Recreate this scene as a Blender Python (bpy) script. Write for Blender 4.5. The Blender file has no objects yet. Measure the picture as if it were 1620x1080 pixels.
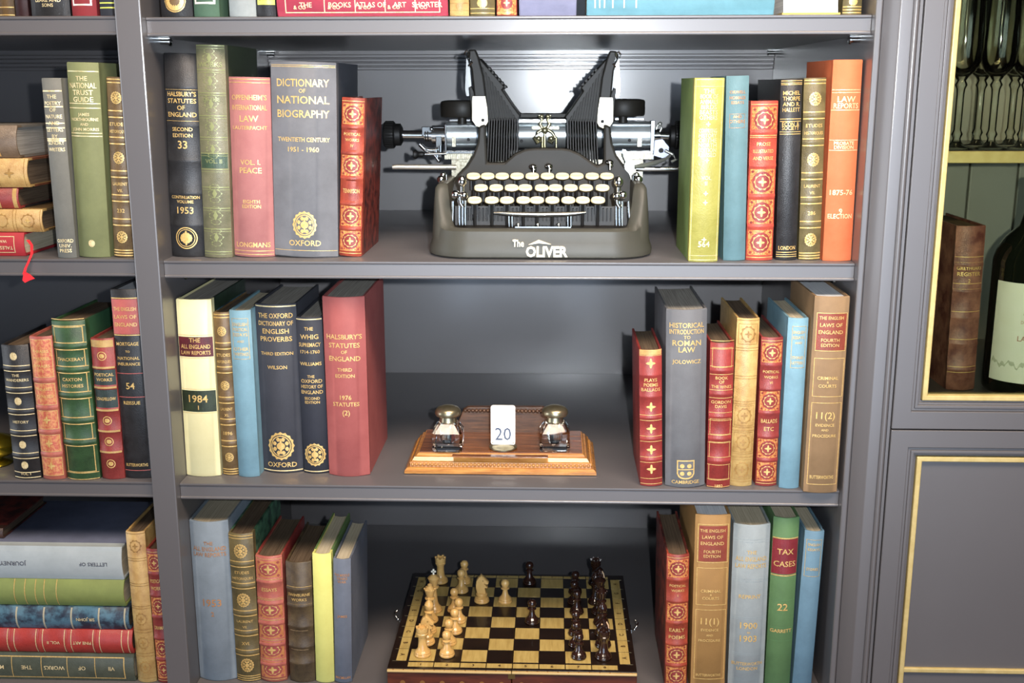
import bpy, bmesh, math, random
from math import sin, cos, pi, atan2, radians, sqrt
from mathutils import Vector, Matrix, Euler
random.seed(7)
COL = bpy.context.scene.collection
SC = bpy.context.scene
# ------------------------------------------------------------------ camera
CZ = 1.5                      # camera height; cabinet front plane is y = 0
CY = -1.3
FPX = 1752.17
YAW, PITCH, ROLL = -.03601, .22638, -.00148
def _basis():
    cy, sy, cp, sp, cr, sr = cos(YAW), sin(YAW), cos(PITCH), sin(PITCH), cos(ROLL), sin(ROLL)
    fwd = Vector((sy*cp, cy*cp, -sp)); right = Vector((cy, -sy, 0)); up = right.cross(fwd)
    return cr*right + sr*up, -sr*right + cr*up, fwd
RT, UP, FW = _basis()
cam_data = bpy.data.cameras.new('camera'); cam = bpy.data.objects.new('camera', cam_data); COL.objects.link(cam)
cam_data.sensor_width = 36; cam_data.lens = FPX*36/1620; cam_data.clip_start = .02; cam_data.clip_end = 50
cam.matrix_world = Matrix(((RT.x, UP.x, -FW.x, 0), (RT.y, UP.y, -FW.y, CY), (RT.z, UP.z, -FW.z, CZ), (0, 0, 0, 1)))
SC.camera = cam
# ------------------------------------------------------------------ world, lights, exposure
SC.view_settings.view_transform = 'Standard'; SC.view_settings.look = 'None'
SC.view_settings.gamma = 1; SC.view_settings.exposure = 0; SC.view_settings.use_curve_mapping = False
w = bpy.data.worlds.new('room_light'); SC.world = w; w.use_nodes = True
nt = w.node_tree; bg = nt.nodes['Background']
tc = nt.nodes.new('ShaderNodeTexCoord'); sep = nt.nodes.new('ShaderNodeSeparateXYZ'); rp = nt.nodes.new('ShaderNodeValToRGB')
nt.links.new(tc.outputs['Generated'], sep.inputs[0]); nt.links.new(sep.outputs['Z'], rp.inputs[0]); nt.links.new(rp.outputs[0], bg.inputs[0])
rp.color_ramp.elements[0].position = 0.0; rp.color_ramp.elements[0].color = (.30, .26, .235, 1)
rp.color_ramp.elements[1].position = .8; rp.color_ramp.elements[1].color = (.62, .60, .60, 1)
bg.inputs[1].default_value = .06
def area(name, loc, target, sx, sy, power, col):
    l = bpy.data.lights.new(name, 'AREA'); l.shape = 'RECTANGLE'; l.size = sx; l.size_y = sy; l.energy = power; l.color = col
    o = bpy.data.objects.new(name, l); COL.objects.link(o); o.location = loc
    o.rotation_euler = (Vector(target)-Vector(loc)).to_track_quat('-Z', 'Y').to_euler(); return o
def window(name, x0, x1, z0, z1, y, rad, col):
    area(name, ((x0+x1)/2, y, (z0+z1)/2), ((x0+x1)/2, 0, (z0+z1)/2), x1-x0, z1-z0, rad*pi*(x1-x0)*(z1-z0), col)
window('window_low', -.9, 1.6, .0, .98, -3.5, 4.2, (.62, .78, 1))
window('window_right', .02, 1.6, .99, 2.0, -3.5, 6.0, (.62, .78, 1))
window('window_left', -1.4, -.75, .99, 1.9, -3.5, 2.6, (.62, .78, 1))
area('side_window_daylight', (-3.2, -.8, 1.35), (.4, 0, 1.2), 1.2, 1.6, 38, (.84, .91, 1))
area('ceiling_lamp', (.3, -1.15, 2.75), (0, 0, 1.0), 1.6, .6, 78, (1, .82, .66))
fl = bpy.data.lights.new('camera_flash', 'SPOT'); fl.energy = 106; fl.color = (.88, .94, 1); fl.shadow_soft_size = .008; fl.spot_size = radians(70); fl.spot_blend = 1
flo = bpy.data.objects.new('camera_flash', fl); COL.objects.link(flo); flo.location = (.06, CY, CZ+.022)
flo.rotation_euler = (Vector((.05, 0, 1.51))-Vector(flo.location)).to_track_quat('-Z', 'Y').to_euler()
SC.cycles.transparent_max_bounces = 32
# ------------------------------------------------------------------ pixel helpers (photograph measured on real planes)
def ray(px, py): return RT*((px-810)/FPX) + UP*((540-py)/FPX) + FW
def P(px, py, y=0.):
    d = ray(px, py); return Vector((0, CY, CZ)) + d*((y-CY)/d.y)
def PZ(px, py, z):
    d = ray(px, py); return Vector((0, CY, CZ)) + d*((z-CZ)/d.z)
# ------------------------------------------------------------------ materials
MATS = {}
def srgb(c):
    return tuple((x/255/12.92 if x/255 <= .04045 else ((x/255+.055)/1.055)**2.4) for x in c) + (1,)
def mat(name, rgb, rough=.5, metal=0, rgb2=None, nscale=30, bump=0, bscale=600, spec=.5, coat=0, mix=(.35, .65), stretch=None):
    if name in MATS: return MATS[name]
    m = bpy.data.materials.new(name); m.use_nodes = True; n = m.node_tree; b = n.nodes['Principled BSDF']
    c1 = srgb(rgb); b.inputs['Base Color'].default_value = c1
    b.inputs['Roughness'].default_value = rough; b.inputs['Metallic'].default_value = metal
    b.inputs['Specular IOR Level'].default_value = spec; b.inputs['Coat Weight'].default_value = coat
    t = n.nodes.new('ShaderNodeTexCoord'); src = t.outputs['Object']
    if stretch:
        mp = n.nodes.new('ShaderNodeMapping'); mp.inputs['Scale'].default_value = stretch; n.links.new(src, mp.inputs[0]); src = mp.outputs[0]
    if rgb2:
        no = n.nodes.new('ShaderNodeTexNoise'); no.inputs['Scale'].default_value = nscale; no.inputs['Detail'].default_value = 6; no.inputs['Roughness'].default_value = .65
        n.links.new(src, no.inputs['Vector'])
        r = n.nodes.new('ShaderNodeValToRGB'); r.color_ramp.elements[0].position = mix[0]; r.color_ramp.elements[1].position = mix[1]
        r.color_ramp.elements[0].color = c1; r.color_ramp.elements[1].color = srgb(rgb2)
        n.links.new(no.outputs[0], r.inputs[0]); n.links.new(r.outputs[0], b.inputs['Base Color'])
    if bump:
        n2 = n.nodes.new('ShaderNodeTexNoise'); n2.inputs['Scale'].default_value = bscale; n2.inputs['Detail'].default_value = 3
        n.links.new(src, n2.inputs['Vector'])
        bp = n.nodes.new('ShaderNodeBump'); bp.inputs['Strength'].default_value = bump; bp.inputs['Distance'].default_value = .001
        n.links.new(n2.outputs[0], bp.inputs['Height']); n.links.new(bp.outputs[0], b.inputs['Normal'])
    MATS[name] = m; return m
def mute(c, k=.84):
    g = .3*c[0]+.59*c[1]+.11*c[2]; return tuple(g+(x-g)*k for x in c)
def leather(name, c, c2=None, rough=.42):
    c2 = mute(c2 or tuple(int(x*.62) for x in c)); c = mute(c)
    return mat(name, c, rough, 0, c2, 45, .35, 900, .5)
def cloth(name, c, c2=None, rough=.62):
    c2 = mute(c2 or tuple(int(x*.9) for x in c)); c = mute(c)
    return mat(name, c, rough, 0, c2, 25, .25, 1600, .35)
def pages(name, c, c2):
    return mat(name, c, .75, 0, c2, 1, .3, 3, .2, stretch=(900, 12, 12), mix=(.3, .7))
GILT = mat('gilt', (234, 200, 132), .40, .35, (206, 166, 92), 400)
GILTP = mat('pale_gilt', (242, 226, 182), .40, .3, (214, 190, 132), 400)
COPPER = mat('copper_foil', (196, 140, 92), .45, .45)
PAGE = pages('page_edges', (206, 196, 172), (160, 148, 124))
PAGEG = pages('grey_page_edges', (176, 172, 164), (120, 116, 108))
PAGED = pages('dark_page_edges', (112, 96, 78), (62, 50, 40))
PAGEW = pages('white_page_edges', (222, 224, 226), (180, 184, 190))
PAINT = mat('grey_cabinet_paint', (86, 83, 84), .50, 0, (83, 80, 81), 3, .02, 300, .8, coat=.6)
PAINT.node_tree.nodes['Principled BSDF'].inputs['Coat Roughness'].default_value = .20
BRASSP = mat('gold_painted_bead', (204, 184, 126), .40, .15, (188, 166, 106), 60)
CHROME = mat('chrome', (214, 216, 216), .14, 1, (190, 192, 190), 40)
CHROMED = mat('tarnished_chrome', (150, 146, 132), .28, 1, (90, 84, 70), 200)
BLACK = mat('black_enamel', (34, 31, 27), .48, 0, (29, 27, 23), 30, .05, 400, .22)
OLIVE = mat('olive_black_enamel', (70, 69, 62), .46, 0, (62, 61, 54), 12, .05, 500, .3)
RUB = mat('black_rubber', (17, 16, 15), .5, spec=.3)
SATIN = mat('satin_platen', (214, 218, 218), .30, .85, (196, 200, 200), 40)
DARK = mat('dark_void', (18, 17, 17), .7)
# ------------------------------------------------------------------ mesh builder
class MB:
    def __init__(s): s.v = []; s.f = []; s.m = []; s.cuts = []
    def add(s, vs, fs, mi=0):
        o = len(s.v); s.v += [Vector(a) for a in vs]; fo = len(s.f)
        for f in fs: s.f.append([i+o for i in f]); s.m.append(mi)
        s.cuts.append((o, len(s.v), fo, len(s.f)))
        return s
    def box(s, x0, x1, y0, y1, z0, z1, mi=0):
        v = [(x, y, z) for z in (z0, z1) for y in (y0, y1) for x in (x0, x1)]
        return s.add(v, [(0, 2, 3, 1), (4, 5, 7, 6), (0, 1, 5, 4), (2, 6, 7, 3), (0, 4, 6, 2), (1, 3, 7, 5)], mi)
    def prism(s, pts, a0, a1, axis='y', mi=0):
        """polygon given in the two other axes, extruded along axis"""
        n = len(pts)
        def mk(p, a): return {'y': (p[0], a, p[1]), 'z': (p[0], p[1], a), 'x': (a, p[0], p[1])}[axis]
        v = [mk(p, a0) for p in pts] + [mk(p, a1) for p in pts]
        return s.add(v, [list(range(n))[::-1], list(range(n, 2*n))] + [(i, (i+1) % n, (i+1) % n+n, i+n) for i in range(n)], mi)
    def lathe(s, prof, c=(0, 0, 0), n=24, axis='z', mi=0, rot=None):
        """prof: (r,h) from bottom to top; closed with caps if r>0"""
        v = []; f = []
        for r, h in prof:
            for k in range(n):
                a = 2*pi*k/n; p = Vector((r*cos(a), r*sin(a), h))
                if axis == 'x': p = Vector((p.z, p.x, p.y))
                if axis == 'y': p = Vector((p.x, p.z, p.y))
                if rot: p = rot @ p
                v.append(p+Vector(c))
        m = len(prof)
        for j in range(m-1):
            for k in range(n):
                f.append((j*n+k, j*n+(k+1) % n, (j+1)*n+(k+1) % n, (j+1)*n+k))
        if prof[0][0] > 1e-6: f.append(list(range(n))[::-1])
        if prof[-1][0] > 1e-6: f.append([(m-1)*n+k for k in range(n)])
        return s.add(v, f, mi)
    def cyl(s, p0, p1, r, n=16, mi=0, r2=None):
        p0 = Vector(p0); p1 = Vector(p1); d = p1-p0; L = d.length
        q = d.to_track_quat('Z', 'Y').to_matrix()
        return s.lathe([(r, 0), (r if r2 is None else r2, L)], p0, n, 'z', mi, q)
    def ball(s, c, r, n=14, mi=0, sq=1):
        return s.lathe([(max(1e-7, r*sin(pi*k/8)), -r*cos(pi*k/8)*sq) for k in range(9)], c, n, 'z', mi)
    def tube(s, pts, r, n=10, mi=0):
        pts = [Vector(p) for p in pts]; v = []; f = []; m = len(pts)
        for i, p in enumerate(pts):
            d = (pts[min(i+1, m-1)]-pts[max(i-1, 0)]).normalized(); q = d.to_track_quat('Z', 'Y').to_matrix()
            rr = r[i] if isinstance(r, (list, tuple)) else r
            for k in range(n): v.append(p+q @ Vector((rr*cos(2*pi*k/n), rr*sin(2*pi*k/n), 0)))
        for i in range(m-1):
            for k in range(n): f.append((i*n+k, i*n+(k+1) % n, (i+1)*n+(k+1) % n, (i+1)*n+k))
        f.append(list(range(n))[::-1]); f.append([(m-1)*n+k for k in range(n)])
        return s.add(v, f, mi)
    def build_each(s, name, mats, parent=None, **k):
        for a, b_, c, d in s.cuts:
            q = MB(); q.v = s.v[a:b_]; q.f = [[i-a for i in f] for f in s.f[c:d]]; q.m = s.m[c:d]; q.build(name, mats, parent, **k)
    def build(s, name, mats, parent=None, org=None, smooth=None, bevel=0, kind=None, label=None):
        me = bpy.data.meshes.new(name); o3 = Vector(org) if org is not None else Vector((0, 0, 0))
        me.from_pydata([tuple(p-o3) for p in s.v], [], s.f)
        for a in (mats if isinstance(mats, (list, tuple)) else [mats]): me.materials.append(a)
        me.polygons.foreach_set('material_index', s.m)
        bm = bmesh.new(); bm.from_mesh(me); bmesh.ops.remove_doubles(bm, verts=bm.verts, dist=1e-7)
        bmesh.ops.recalc_face_normals(bm, faces=bm.faces); bm.to_mesh(me); bm.free()
        if smooth is not None:
            me.polygons.foreach_set('use_smooth', [True]*len(me.polygons)); me.set_sharp_from_angle(angle=radians(smooth))
        me.update(); o = bpy.data.objects.new(name, me); COL.objects.link(o)
        if parent: o.parent = parent
        elif org is not None: o.location = o3
        if bevel:
            b = o.modifiers.new('edge', 'BEVEL'); b.width = bevel; b.segments = 2; b.limit_method = 'ANGLE'; b.angle_limit = radians(40)
        if kind: o['kind'] = kind
        if label: o['label'] = label
        return o
def thing(name, label, cat, loc=(0, 0, 0), rot=(0, 0, 0), group=None):
    o = bpy.data.objects.new(name, None); COL.objects.link(o); o.empty_display_size = .02
    o.location = loc; o.rotation_euler = rot; o['label'] = label; o['category'] = cat
    if group: o['group'] = group
    return o
def tag(o, label, cat, group=None):
    o['label'] = label; o['category'] = cat
    if group: o['group'] = group
    return o
_tc = {}
def text_mesh(t, bold=.012):
    """outline triangles of a text, height 1, centred at x=0; returns verts, faces, width"""
    if (t, bold) in _tc: return _tc[(t, bold)]
    cu = bpy.data.curves.new('t', 'FONT'); cu.body = t; cu.size = 1; cu.align_x = 'CENTER'; cu.resolution_u = 2; cu.offset = bold
    o = bpy.data.objects.new('t', cu); COL.objects.link(o)
    me = bpy.data.meshes.new_from_object(o)
    vs = [(v.co.x, v.co.y) for v in me.vertices]; fs = [tuple(p.vertices) for p in me.polygons]
    bpy.data.objects.remove(o); bpy.data.curves.remove(cu); bpy.data.meshes.remove(me)
    x0 = min(v[0] for v in vs); x1 = max(v[0] for v in vs); c = (x0+x1)/2
    vs = [(v[0]-c, v[1]-.35) for v in vs]
    _tc[(t, bold)] = (vs, fs, x1-x0); return _tc[(t, bold)]
# ------------------------------------------------------------------ the room and the cabinets
ZA, ZB, ZC, ZD = CZ+.0785, CZ-.205, CZ-.4904, CZ-.7766      # tops of the shelves
TH = .0213; D = .5794; RC = .0143
XL0, XL1, XR0, XR1 = -.5008, -.4703, .3600, .3675             # left divider, right side panel
XFL = -1.33; ZTOP = ZA+.29; ZTT = ZA+.32
mb = MB().box(-3, 3, -4, D+.03, -.05, 0); mb.build('floor', mat('oak_floor', (120, 92, 66), .5, 0, (96, 70, 48), 6, stretch=(1, 12, 1)), kind='structure')
mb = MB().box(-3, 3, D+.03, D+.1, 0, 2.6); mb.build('wall_back', mat('wall_plaster', (170, 166, 160), .8, 0, (160, 156, 150), 4), kind='structure')
def shelf_mb(x0, x1, z, d=D-.001):
    y0 = RC
    prof = [(y0+.0015, z), (y0+.0002, z-.0008), (y0, z-.0025), (y0+.0006, z-.0038), (y0+.0016, z-.0042), (y0+.0016, z-TH+.0036), (y0+.0006, z-TH+.0032), (y0, z-TH+.0016), (y0+.0008, z-TH), (d, z-TH), (d, z)]
    return MB().prism(prof, x0, x1, 'x')
bc = thing('bookcase', 'wide grey painted bookcase section with the typewriter, inkstand and chess set', 'bookcase', (0, 0, 0))
MB().box(XL0, XL1, 0, D, 0, ZTT).build('side_panel', PAINT, bc, bevel=.0018)
MB().box(XR0, XR1+.0, 0, D, 0, ZTT).build('side_panel', PAINT, bc, bevel=.0018)
MB().box(XL1, XR0, D-.012+.012, D+.012, .0, ZTT).build('back_panel', PAINT, bc)
MB().box(XL1, XR0, 0.004, D, ZTOP, ZTT).build('top_panel', PAINT, bc, bevel=.001)
for z in (ZA, ZB, ZC, ZD): shelf_mb(XL1+.0004, XR0-.0004, z).build('shelf', PAINT, bc, smooth=50)
MB().box(XL1, XR0, .01, D, .0, ZD-.34).build('base_panel', PAINT, bc)
for (z) in (ZB,):
    m = MB()
    for k in range(4): m.box(XL1, XR0, D-.010+.002*k, D, ZA-TH-.006-.0065*(k+1)+.001, ZA-TH-.006-.0065*k)
    m.build('back_moulding', PAINT, bc, bevel=.0012)
def peg(x, y, z, sx, par):
    m = MB(); m.lathe([(.0035, 0), (.0035, .010), (.0052, .0105), (.0052, .0125), (.003, .0135)], (x-sx*.0, y, z-.0045), 14, 'x') if sx > 0 else m.lathe([(.003, -.0135), (.0052, -.0125), (.0052, -.0105), (.0035, -.010), (.0035, 0)], (x, y, z-.0045), 14, 'x')
    m.box(min(x, x+sx*.013), max(x, x+sx*.013), y-.006, y+.006, z-.0015, z-.0003); m.build('shelf_peg', CHROME, par, smooth=40)
for z in (ZA-TH, ZB-TH, ZC-TH, ZD-TH):
    for y in (.06, D-.06+.05):
        peg(XL1, y, z, 1, bc); peg(XR0, y, z, -1, bc)
lb = thing('bookcase', 'narrow visible left bookcase section of grey paint beside the divider, with stacked books', 'bookcase', (0, 0, 0))
MB().box(XFL-.03, XFL, 0, D, 0, ZTT).build('side_panel', PAINT, lb, bevel=.0018)
MB().box(XFL, XL0, D, D+.012, .0, ZTT).build('back_panel', PAINT, lb)
MB().box(XFL, XL0, .004, D, ZTOP, ZTT).build('top_panel', PAINT, lb, bevel=.001)
for z in (ZA, ZB, ZC, ZD): shelf_mb(XFL+.0004, XL0-.0004, z+.0016).build('shelf', PAINT, lb, smooth=50)
MB().box(XFL, XL0, .01, D, .0, ZD-.34).build('base_panel', PAINT, lb)
m = MB()
for k in range(4): m.box(XFL, XL0, D-.010+.002*k, D, ZA-TH-.006-.0065*(k+1)+.001, ZA-TH-.006-.0065*k)
m.build('back_moulding', PAINT, lb, bevel=.0012)
# right display cabinet (stands slightly forward of the bookcase, with a canted corner)
XS = .3677; XC0, XC1 = .3802, 1.02
YF = -.016
dc = thing('display_cabinet', 'grey cabinet with gold-edged glass door above a gold-lined panelled door', 'cabinet', (0, 0, 0))
zr = P(1500, 678.5, YF).z                # gap between the doors
zs = P(1540, 627, .02).z                 # cabinet bottom shelf top
zg = P(1560, 240, .05).z                 # upper glass shelf top
PGREY = PAINT
fr = MB()
fr.prism([(XS, -.0002), (XS+.0004, -.0014), (.3812, YF+.0012), (.3822, YF+.0003), (.3836, YF), (XC0+.0165, YF), (XC0+.0165, D), (XS, D)], 0, ZTT, 'z')
fr.build('side_panel', PGREY, dc, smooth=35)
m = MB().lathe([(.0035, 0), (.0035, ZTT)], (XC0+.0185, YF-.001, 0), 12); m.build('corner_bead', PGREY, dc, smooth=60)
MB().box(XC0+.0228, XC0+.0262, YF, YF+.03, 0, ZTT).build('face_strip', PGREY, dc)
MB().box(XC1, XC1+.02, YF, D, 0, ZTT).build('side_panel', PGREY, dc)
cb = MB(); BG = mat('cabinet_back_boards', (142, 140, 132), .5)
for k in range(9):
    xx = XC0+.0165+k*(XC1-XC0-.0165)/9; cb.box(xx+.0012, xx+(XC1-XC0-.0165)/9-.0012, .34, .352, zr, ZTOP)
cb.box(XC0+.0165, XC1, .352, .36, zr, ZTOP); cb.build('back_panel', BG, dc, bevel=.002)
MB().box(XC0+.0165, XC1, YF+.022, .36, zs-.02, zs).build('cabinet_floor', PGREY, dc)
MB().box(XC0, XC1+.02, YF, D, ZTOP, ZTT).build('top_panel', PGREY, dc)
MB().box(XC0+.0165, XC1, .05, .34, zg-.012, zg).build('shelf', PGREY, dc)
MB().box(XC0+.0165, XC1, .044, .05, zg-.013, zg+.001).build('shelf_edging', BRASSP, dc, bevel=.001)
def frame_mb(x0, x1, z0, z1, y0, y1, wd):
    """rectangular frame ring between outer rect and inner rect (wd inset), y0 front"""
    m = MB()
    o = [(x0, z0), (x1, z0), (x1, z1), (x0, z1)]; i = [(x0+wd, z0+wd), (x1-wd, z0+wd), (x1-wd, z1-wd), (x0+wd, z1-wd)]
    v = [(a, y, b) for y in (y0, y1) for a, b in o+i]; f = []
    for k in range(4):
        l = (k+1) % 4
        f += [(k, l, l+4, k+4), (k+8, k+12, l+12, l+8), (k, k+8, l+8, l), (k+4, l+4, l+12, k+12)]
    return m.add(v, f)
def door(name, x0, x1, z0, z1, glass, cross=None):
    d = thing(name, '', '', (0, 0, 0)); del d['label']; del d['category']; d.parent = dc
    yf = YF-.004
    wz = .0338
    m = frame_mb(x0, x1, z0, z1, yf, yf+.022, wz-.012)
    for k, (w0, yy) in enumerate(((wz-.012, .0025), (wz-.0085, .001), (wz-.006, .0045), (wz-.0035, .007))):
        w1 = w0+(.004 if k < 3 else .0035)
        m2 = frame_mb(x0+w0, x1-w0, z0+w0, z1-w0, yf+yy, yf+.022, w1-w0); m.add(m2.v, m2.f)
    m.build('door_frame', PGREY, d, bevel=.0009)
    g = frame_mb(x0+wz+.0005, x1-wz-.0005, z0+wz+.0005, z1-wz-.0005, yf+.0035, yf+.02, .0062)
    if cross: g.box(x0+wz+.006, x1-wz-.006, yf+.005, yf+.012, cross-.003, cross+.003)
    g.build('gold_bead', BRASSP, d, bevel=.0012)
    if glass:
        MB().box(x0+wz+.003, x1-wz-.003, yf+.012, yf+.015, z0+wz+.003, z1-wz-.003).build('glass_pane', glass, d)
    else:
        MB().box(x0+wz+.003, x1-wz-.003, yf+.009, yf+.018, z0+wz+.003, z1-wz-.003).build('door_panel', PGREY, d)
    return d
def thin_glass(name, col=(.93, .95, .9, 1), refl=1.5, rough=.02):
    m = bpy.data.materials.new(name); m.use_nodes = True; n = m.node_tree; n.nodes.remove(n.nodes['Principled BSDF'])
    out = n.nodes['Material Output']; tr = n.nodes.new('ShaderNodeBsdfTransparent'); tr.inputs[0].default_value = col
    gl = n.nodes.new('ShaderNodeBsdfGlossy'); gl.inputs['Roughness'].default_value = rough
    fz = n.nodes.new('ShaderNodeFresnel'); fz.inputs[0].default_value = refl; mx = n.nodes.new('ShaderNodeMixShader')
    n.links.new(fz.outputs[0], mx.inputs[0]); n.links.new(tr.outputs[0], mx.inputs[1]); n.links.new(gl.outputs[0], mx.inputs[2]); n.links.new(mx.outputs[0], out.inputs[0])
    return m
PANE = thin_glass('pane_glass', (.86, .87, .78, 1), 1.35)
WG = thin_glass('stemware_glass', (.95, .95, .91, 1), 1.5, .05)
door('glass_door', .4072, XC1-.002, zr+.0008, ZTOP-.01, PANE)
ld = door('panel_door', .4072, XC1-.002, .08, zr-.0008, None, cross=P(1500, 1062, YF).z)
# ------------------------------------------------------------------ books
def band_profile(h, bands, hb):
    """z levels with outward bump of spine"""
    L = [(0, -.0009), (.0012, 0)]
    for z in sorted(bands):
        L += [(z-.0032, 0), (z-.0013, hb), (z+.0013, hb), (z+.0032, 0)]
    L += [(h-.0012, 0), (h, -.0009)]
    return L
class Book:
    def __init__(s, label, w, h, d, cover, page=PAGE, board=None, bulge=.18, bands=(), hb=.0012, group=None, name='book', loc=(0, 0, 0), rot=(0, 0, 0), cat='book', hollow=False):
        s.w, s.h, s.d = w, h, d; s.b = min(bulge*w, .009); s.layers = {}
        s.root = thing(name, label, cat, loc, rot, group)
        bz = [h*(1-t) for t in bands]; t = .0026 if w > .018 else .0018; s.t = t
        N = 12
        xs = [-w/2 + w*k/N for k in range(N+1)]
        def yo(x): return s.b*(2*x/w)**2
        outer = [(-w/2, d, 0), (-w/2, s.b+.012, 0), (-w/2+.0008, s.b+.008, 0), (-w/2+.0001, s.b+.004, 0)] + [(x, yo(x), 1) for x in xs] + [(w/2-.0001, s.b+.004, 0), (w/2-.0008, s.b+.008, 0), (w/2, s.b+.012, 0), (w/2, d, 0)]
        inner = [(-w/2+t, d, 0), (-w/2+t, s.b+.012, 0), (-w/2+t, s.b+.008, 0), (-w/2+t, s.b+.0045, 0)] + [(x*(1-2*t/w), yo(x)+t*.8, 1) for x in xs] + [(w/2-t, s.b+.0045, 0), (w/2-t, s.b+.008, 0), (w/2-t, s.b+.012, 0), (w/2-t, d, 0)]
        lev = band_profile(h, bz, hb); n = len(outer); v = []; f = []; mi = []
        for z, bp in lev:
            for (x, y, k) in outer:
                if k: v.append((x*(1+ (bp if bp < 0 else 0)*20), y-bp, z))
                else: v.append((x, y, z))
        no = len(v)
        for z in (0, h):
            for (x, y, k) in inner: v.append((x, y, z))
        for j in range(len(lev)-1):
            for i in range(n-1): f.append((j*n+i, j*n+i+1, (j+1)*n+i+1, (j+1)*n+i)); mi.append(1 if (i < 1 or i >= n-2) else 0)
        for i in range(n-1):
            f.append((no+i, no+i+1, no+n+i+1, no+n+i)); mi.append(0)
            f.append((i, i+1, no+i+1, no+i)); mi.append(1 if (i < 1 or i >= n-2) else 0)
            a = (len(lev)-1)*n; f.append((a+i, a+i+1, no+n+i+1, no+n+i)); mi.append(1 if (i < 1 or i >= n-2) else 0)
        for e in (0, n-1):
            ring = [j*n+e for j in range(len(lev))]; f.append(ring+[no+n+e, no+e]); mi.append(1)
        m = MB(); m.v = [Vector(a) for a in v]; m.f = f; m.m = mi
        m.build('cover', [cover, board or cover], s.root, smooth=38)
        # text block
        e = .0028 if h > .15 else .002; wi = w/2-t-.0002
        pts = [(-wi, d-e-.001)] + [(x*(1-2*(t+.0003)/w), yo(x)+t+.0008+.002) for x in xs] + [(wi, d-e-.001)] + [(wi*(1-2*k/8), d-e-.001-.003*sin(pi*k/8)) for k in range(1, 8)]
        MB().prism(pts, e, h-e, 'z').build('text_block', page, s.root)
    def yo(s, x): return s.b*(2*x/s.w)**2
    def L(s, key):
        if key in 'FZYSLGNk' and len(key) == 1 and key != 'k': key = key+'#'+str(len(s.layers))
        if key not in s.layers: s.layers[key] = MB()
        return s.layers[key]
    def patch(s, key, z0, z1, x0=-.47, x1=.47, off=.00018, zlo=None, zhi=None, n=10):
        """curved patch; x as fraction of width; optional z functions of u in -1..1"""
        m = s.L(key); v = []; f = []
        for k in range(n+1):
            u = k/n; x = (x0+(x1-x0)*u)*s.w; uu = 2*u-1
            a = z0 if zlo is None else zlo(uu); b = z1 if zhi is None else zhi(uu)
            y = s.yo(x)-off
            v += [(x, y, a), (x, y, b)]
        for k in range(n): f.append((2*k, 2*k+2, 2*k+3, 2*k+1))
        m.add(v, f)
    def line(s, t, th=.0008, key='g', x0=-.49, x1=.49, off=.0003):
        z = s.h*(1-t); s.patch(key, z-th/2, z+th/2, x0, x1, off)
    def disc(s, t, rx, rz=None, key='g', off=.0003, x=0, n=12, shape='o'):
        rz = rz or rx; z = s.h*(1-t); fx = rx/s.w
        fn = (lambda u: sqrt(max(0, 1-u*u))) if shape == 'o' else (lambda u: 1-abs(u))
        if shape == 'f': fn = lambda u: (.55+.45*abs(cos(2.5*pi*u)))*sqrt(max(0, 1-u*u))
        s.patch(key, 0, 0, x-fx, x+fx, off, lambda u: z-rz*fn(u), lambda u: z+rz*fn(u), n)
    def ring(s, t, r, r2, key='g', off=.0003, rzf=1.0, n=24, scal=0):
        z = s.h*(1-t); m = s.L(key); v = []; f = []
        for k in range(n):
            a = 2*pi*k/n; sc = 1+scal*cos(k*pi)
            for rr in (r*sc, r2):
                x = rr*cos(a); v.append((x, s.yo(x)-off, z+rr*rzf*sin(a)))
        for k in range(n): l = (k+1) % n; f.append((2*k, 2*l, 2*l+1, 2*k+1))
        m.add(v, f)
    def frame(s, t0, t1, x0=-.4, x1=.4, th=.0007, key='g', off=.0003):
        z1 = s.h*(1-t0); z0 = s.h*(1-t1); fx = th/s.w
        s.patch(key, z1-th, z1, x0, x1, off); s.patch(key, z0, z0+th, x0, x1, off)
        s.patch(key, z0, z1, x0, x0+fx, off, n=1); s.patch(key, z0, z1, x1-fx, x1, off, n=1)
    def text(s, txt, t, size, key='T', maxw=.84, off=.0004, rot=False, x=0, bold=.012, mode=None):
        vs, fs, wd = text_mesh(txt, bold); z = s.h*(1-t); sx = size
        lim = (maxw*s.w if not rot else 1)
        if wd*size > lim: sx = lim/wd
        m = s.L(key); v = []
        for a, b in vs:
            if rot: xx, zz = b*size*rot+x*s.w, -a*sx*rot
            else: xx, zz = a*sx+x*s.w, b*size
            v.append((xx, s.yo(xx)-off, z+zz))
        m.add(v, fs)
    def cross(s, t, r, key='g'):
        """four-petal flower tool"""
        s.disc(t, r, r*.28, key, .0004, n=8); s.disc(t, r*.30, r, key, .0004, n=6); s.disc(t, r*.55, r*.55, key, .00042, shape='d', n=6)
    def crest(s, t, r, key='g'):
        """lobed medallion with open centre and a shield"""
        s.ring(t, r, r*.84, key, rzf=1.12, n=32, scal=.05); s.ring(t, r*.78, r*.70, key, rzf=1.12)
        s.disc(t, r*.34, r*.30, key, .00045); s.disc(t, r*.10, r*.66, key, .0005)
        for k in range(12):
            a = 2*pi*k/12; s.disc(t-(.90*1.12*r*sin(a))/s.h, r*.10, r*.10, key, .00045, x=.90*r*cos(a)/s.w, n=4, shape='d')
        for k in range(8):
            a = 2*pi*(k+.5)/8; s.disc(t-(.52*1.12*r*sin(a))/s.h, r*.16, r*.18, key, .0004, x=.52*r*cos(a)/s.w, n=6, shape='f')
    def finish(s, names=None):
        base = {'g': ('gilt_pattern', GILT), 'p': ('gilt_pattern', GILTP), 'T': ('gilt_lettering', GILT), 'P': ('gilt_lettering', GILTP), 'C': ('copper_lettering', COPPER)}
        if names: base.update(names)
        for k, m in s.layers.items():
            nm, mt = base[k.split('#')[0]]; m.build(nm, mt, s.root)
        return s.root
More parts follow.
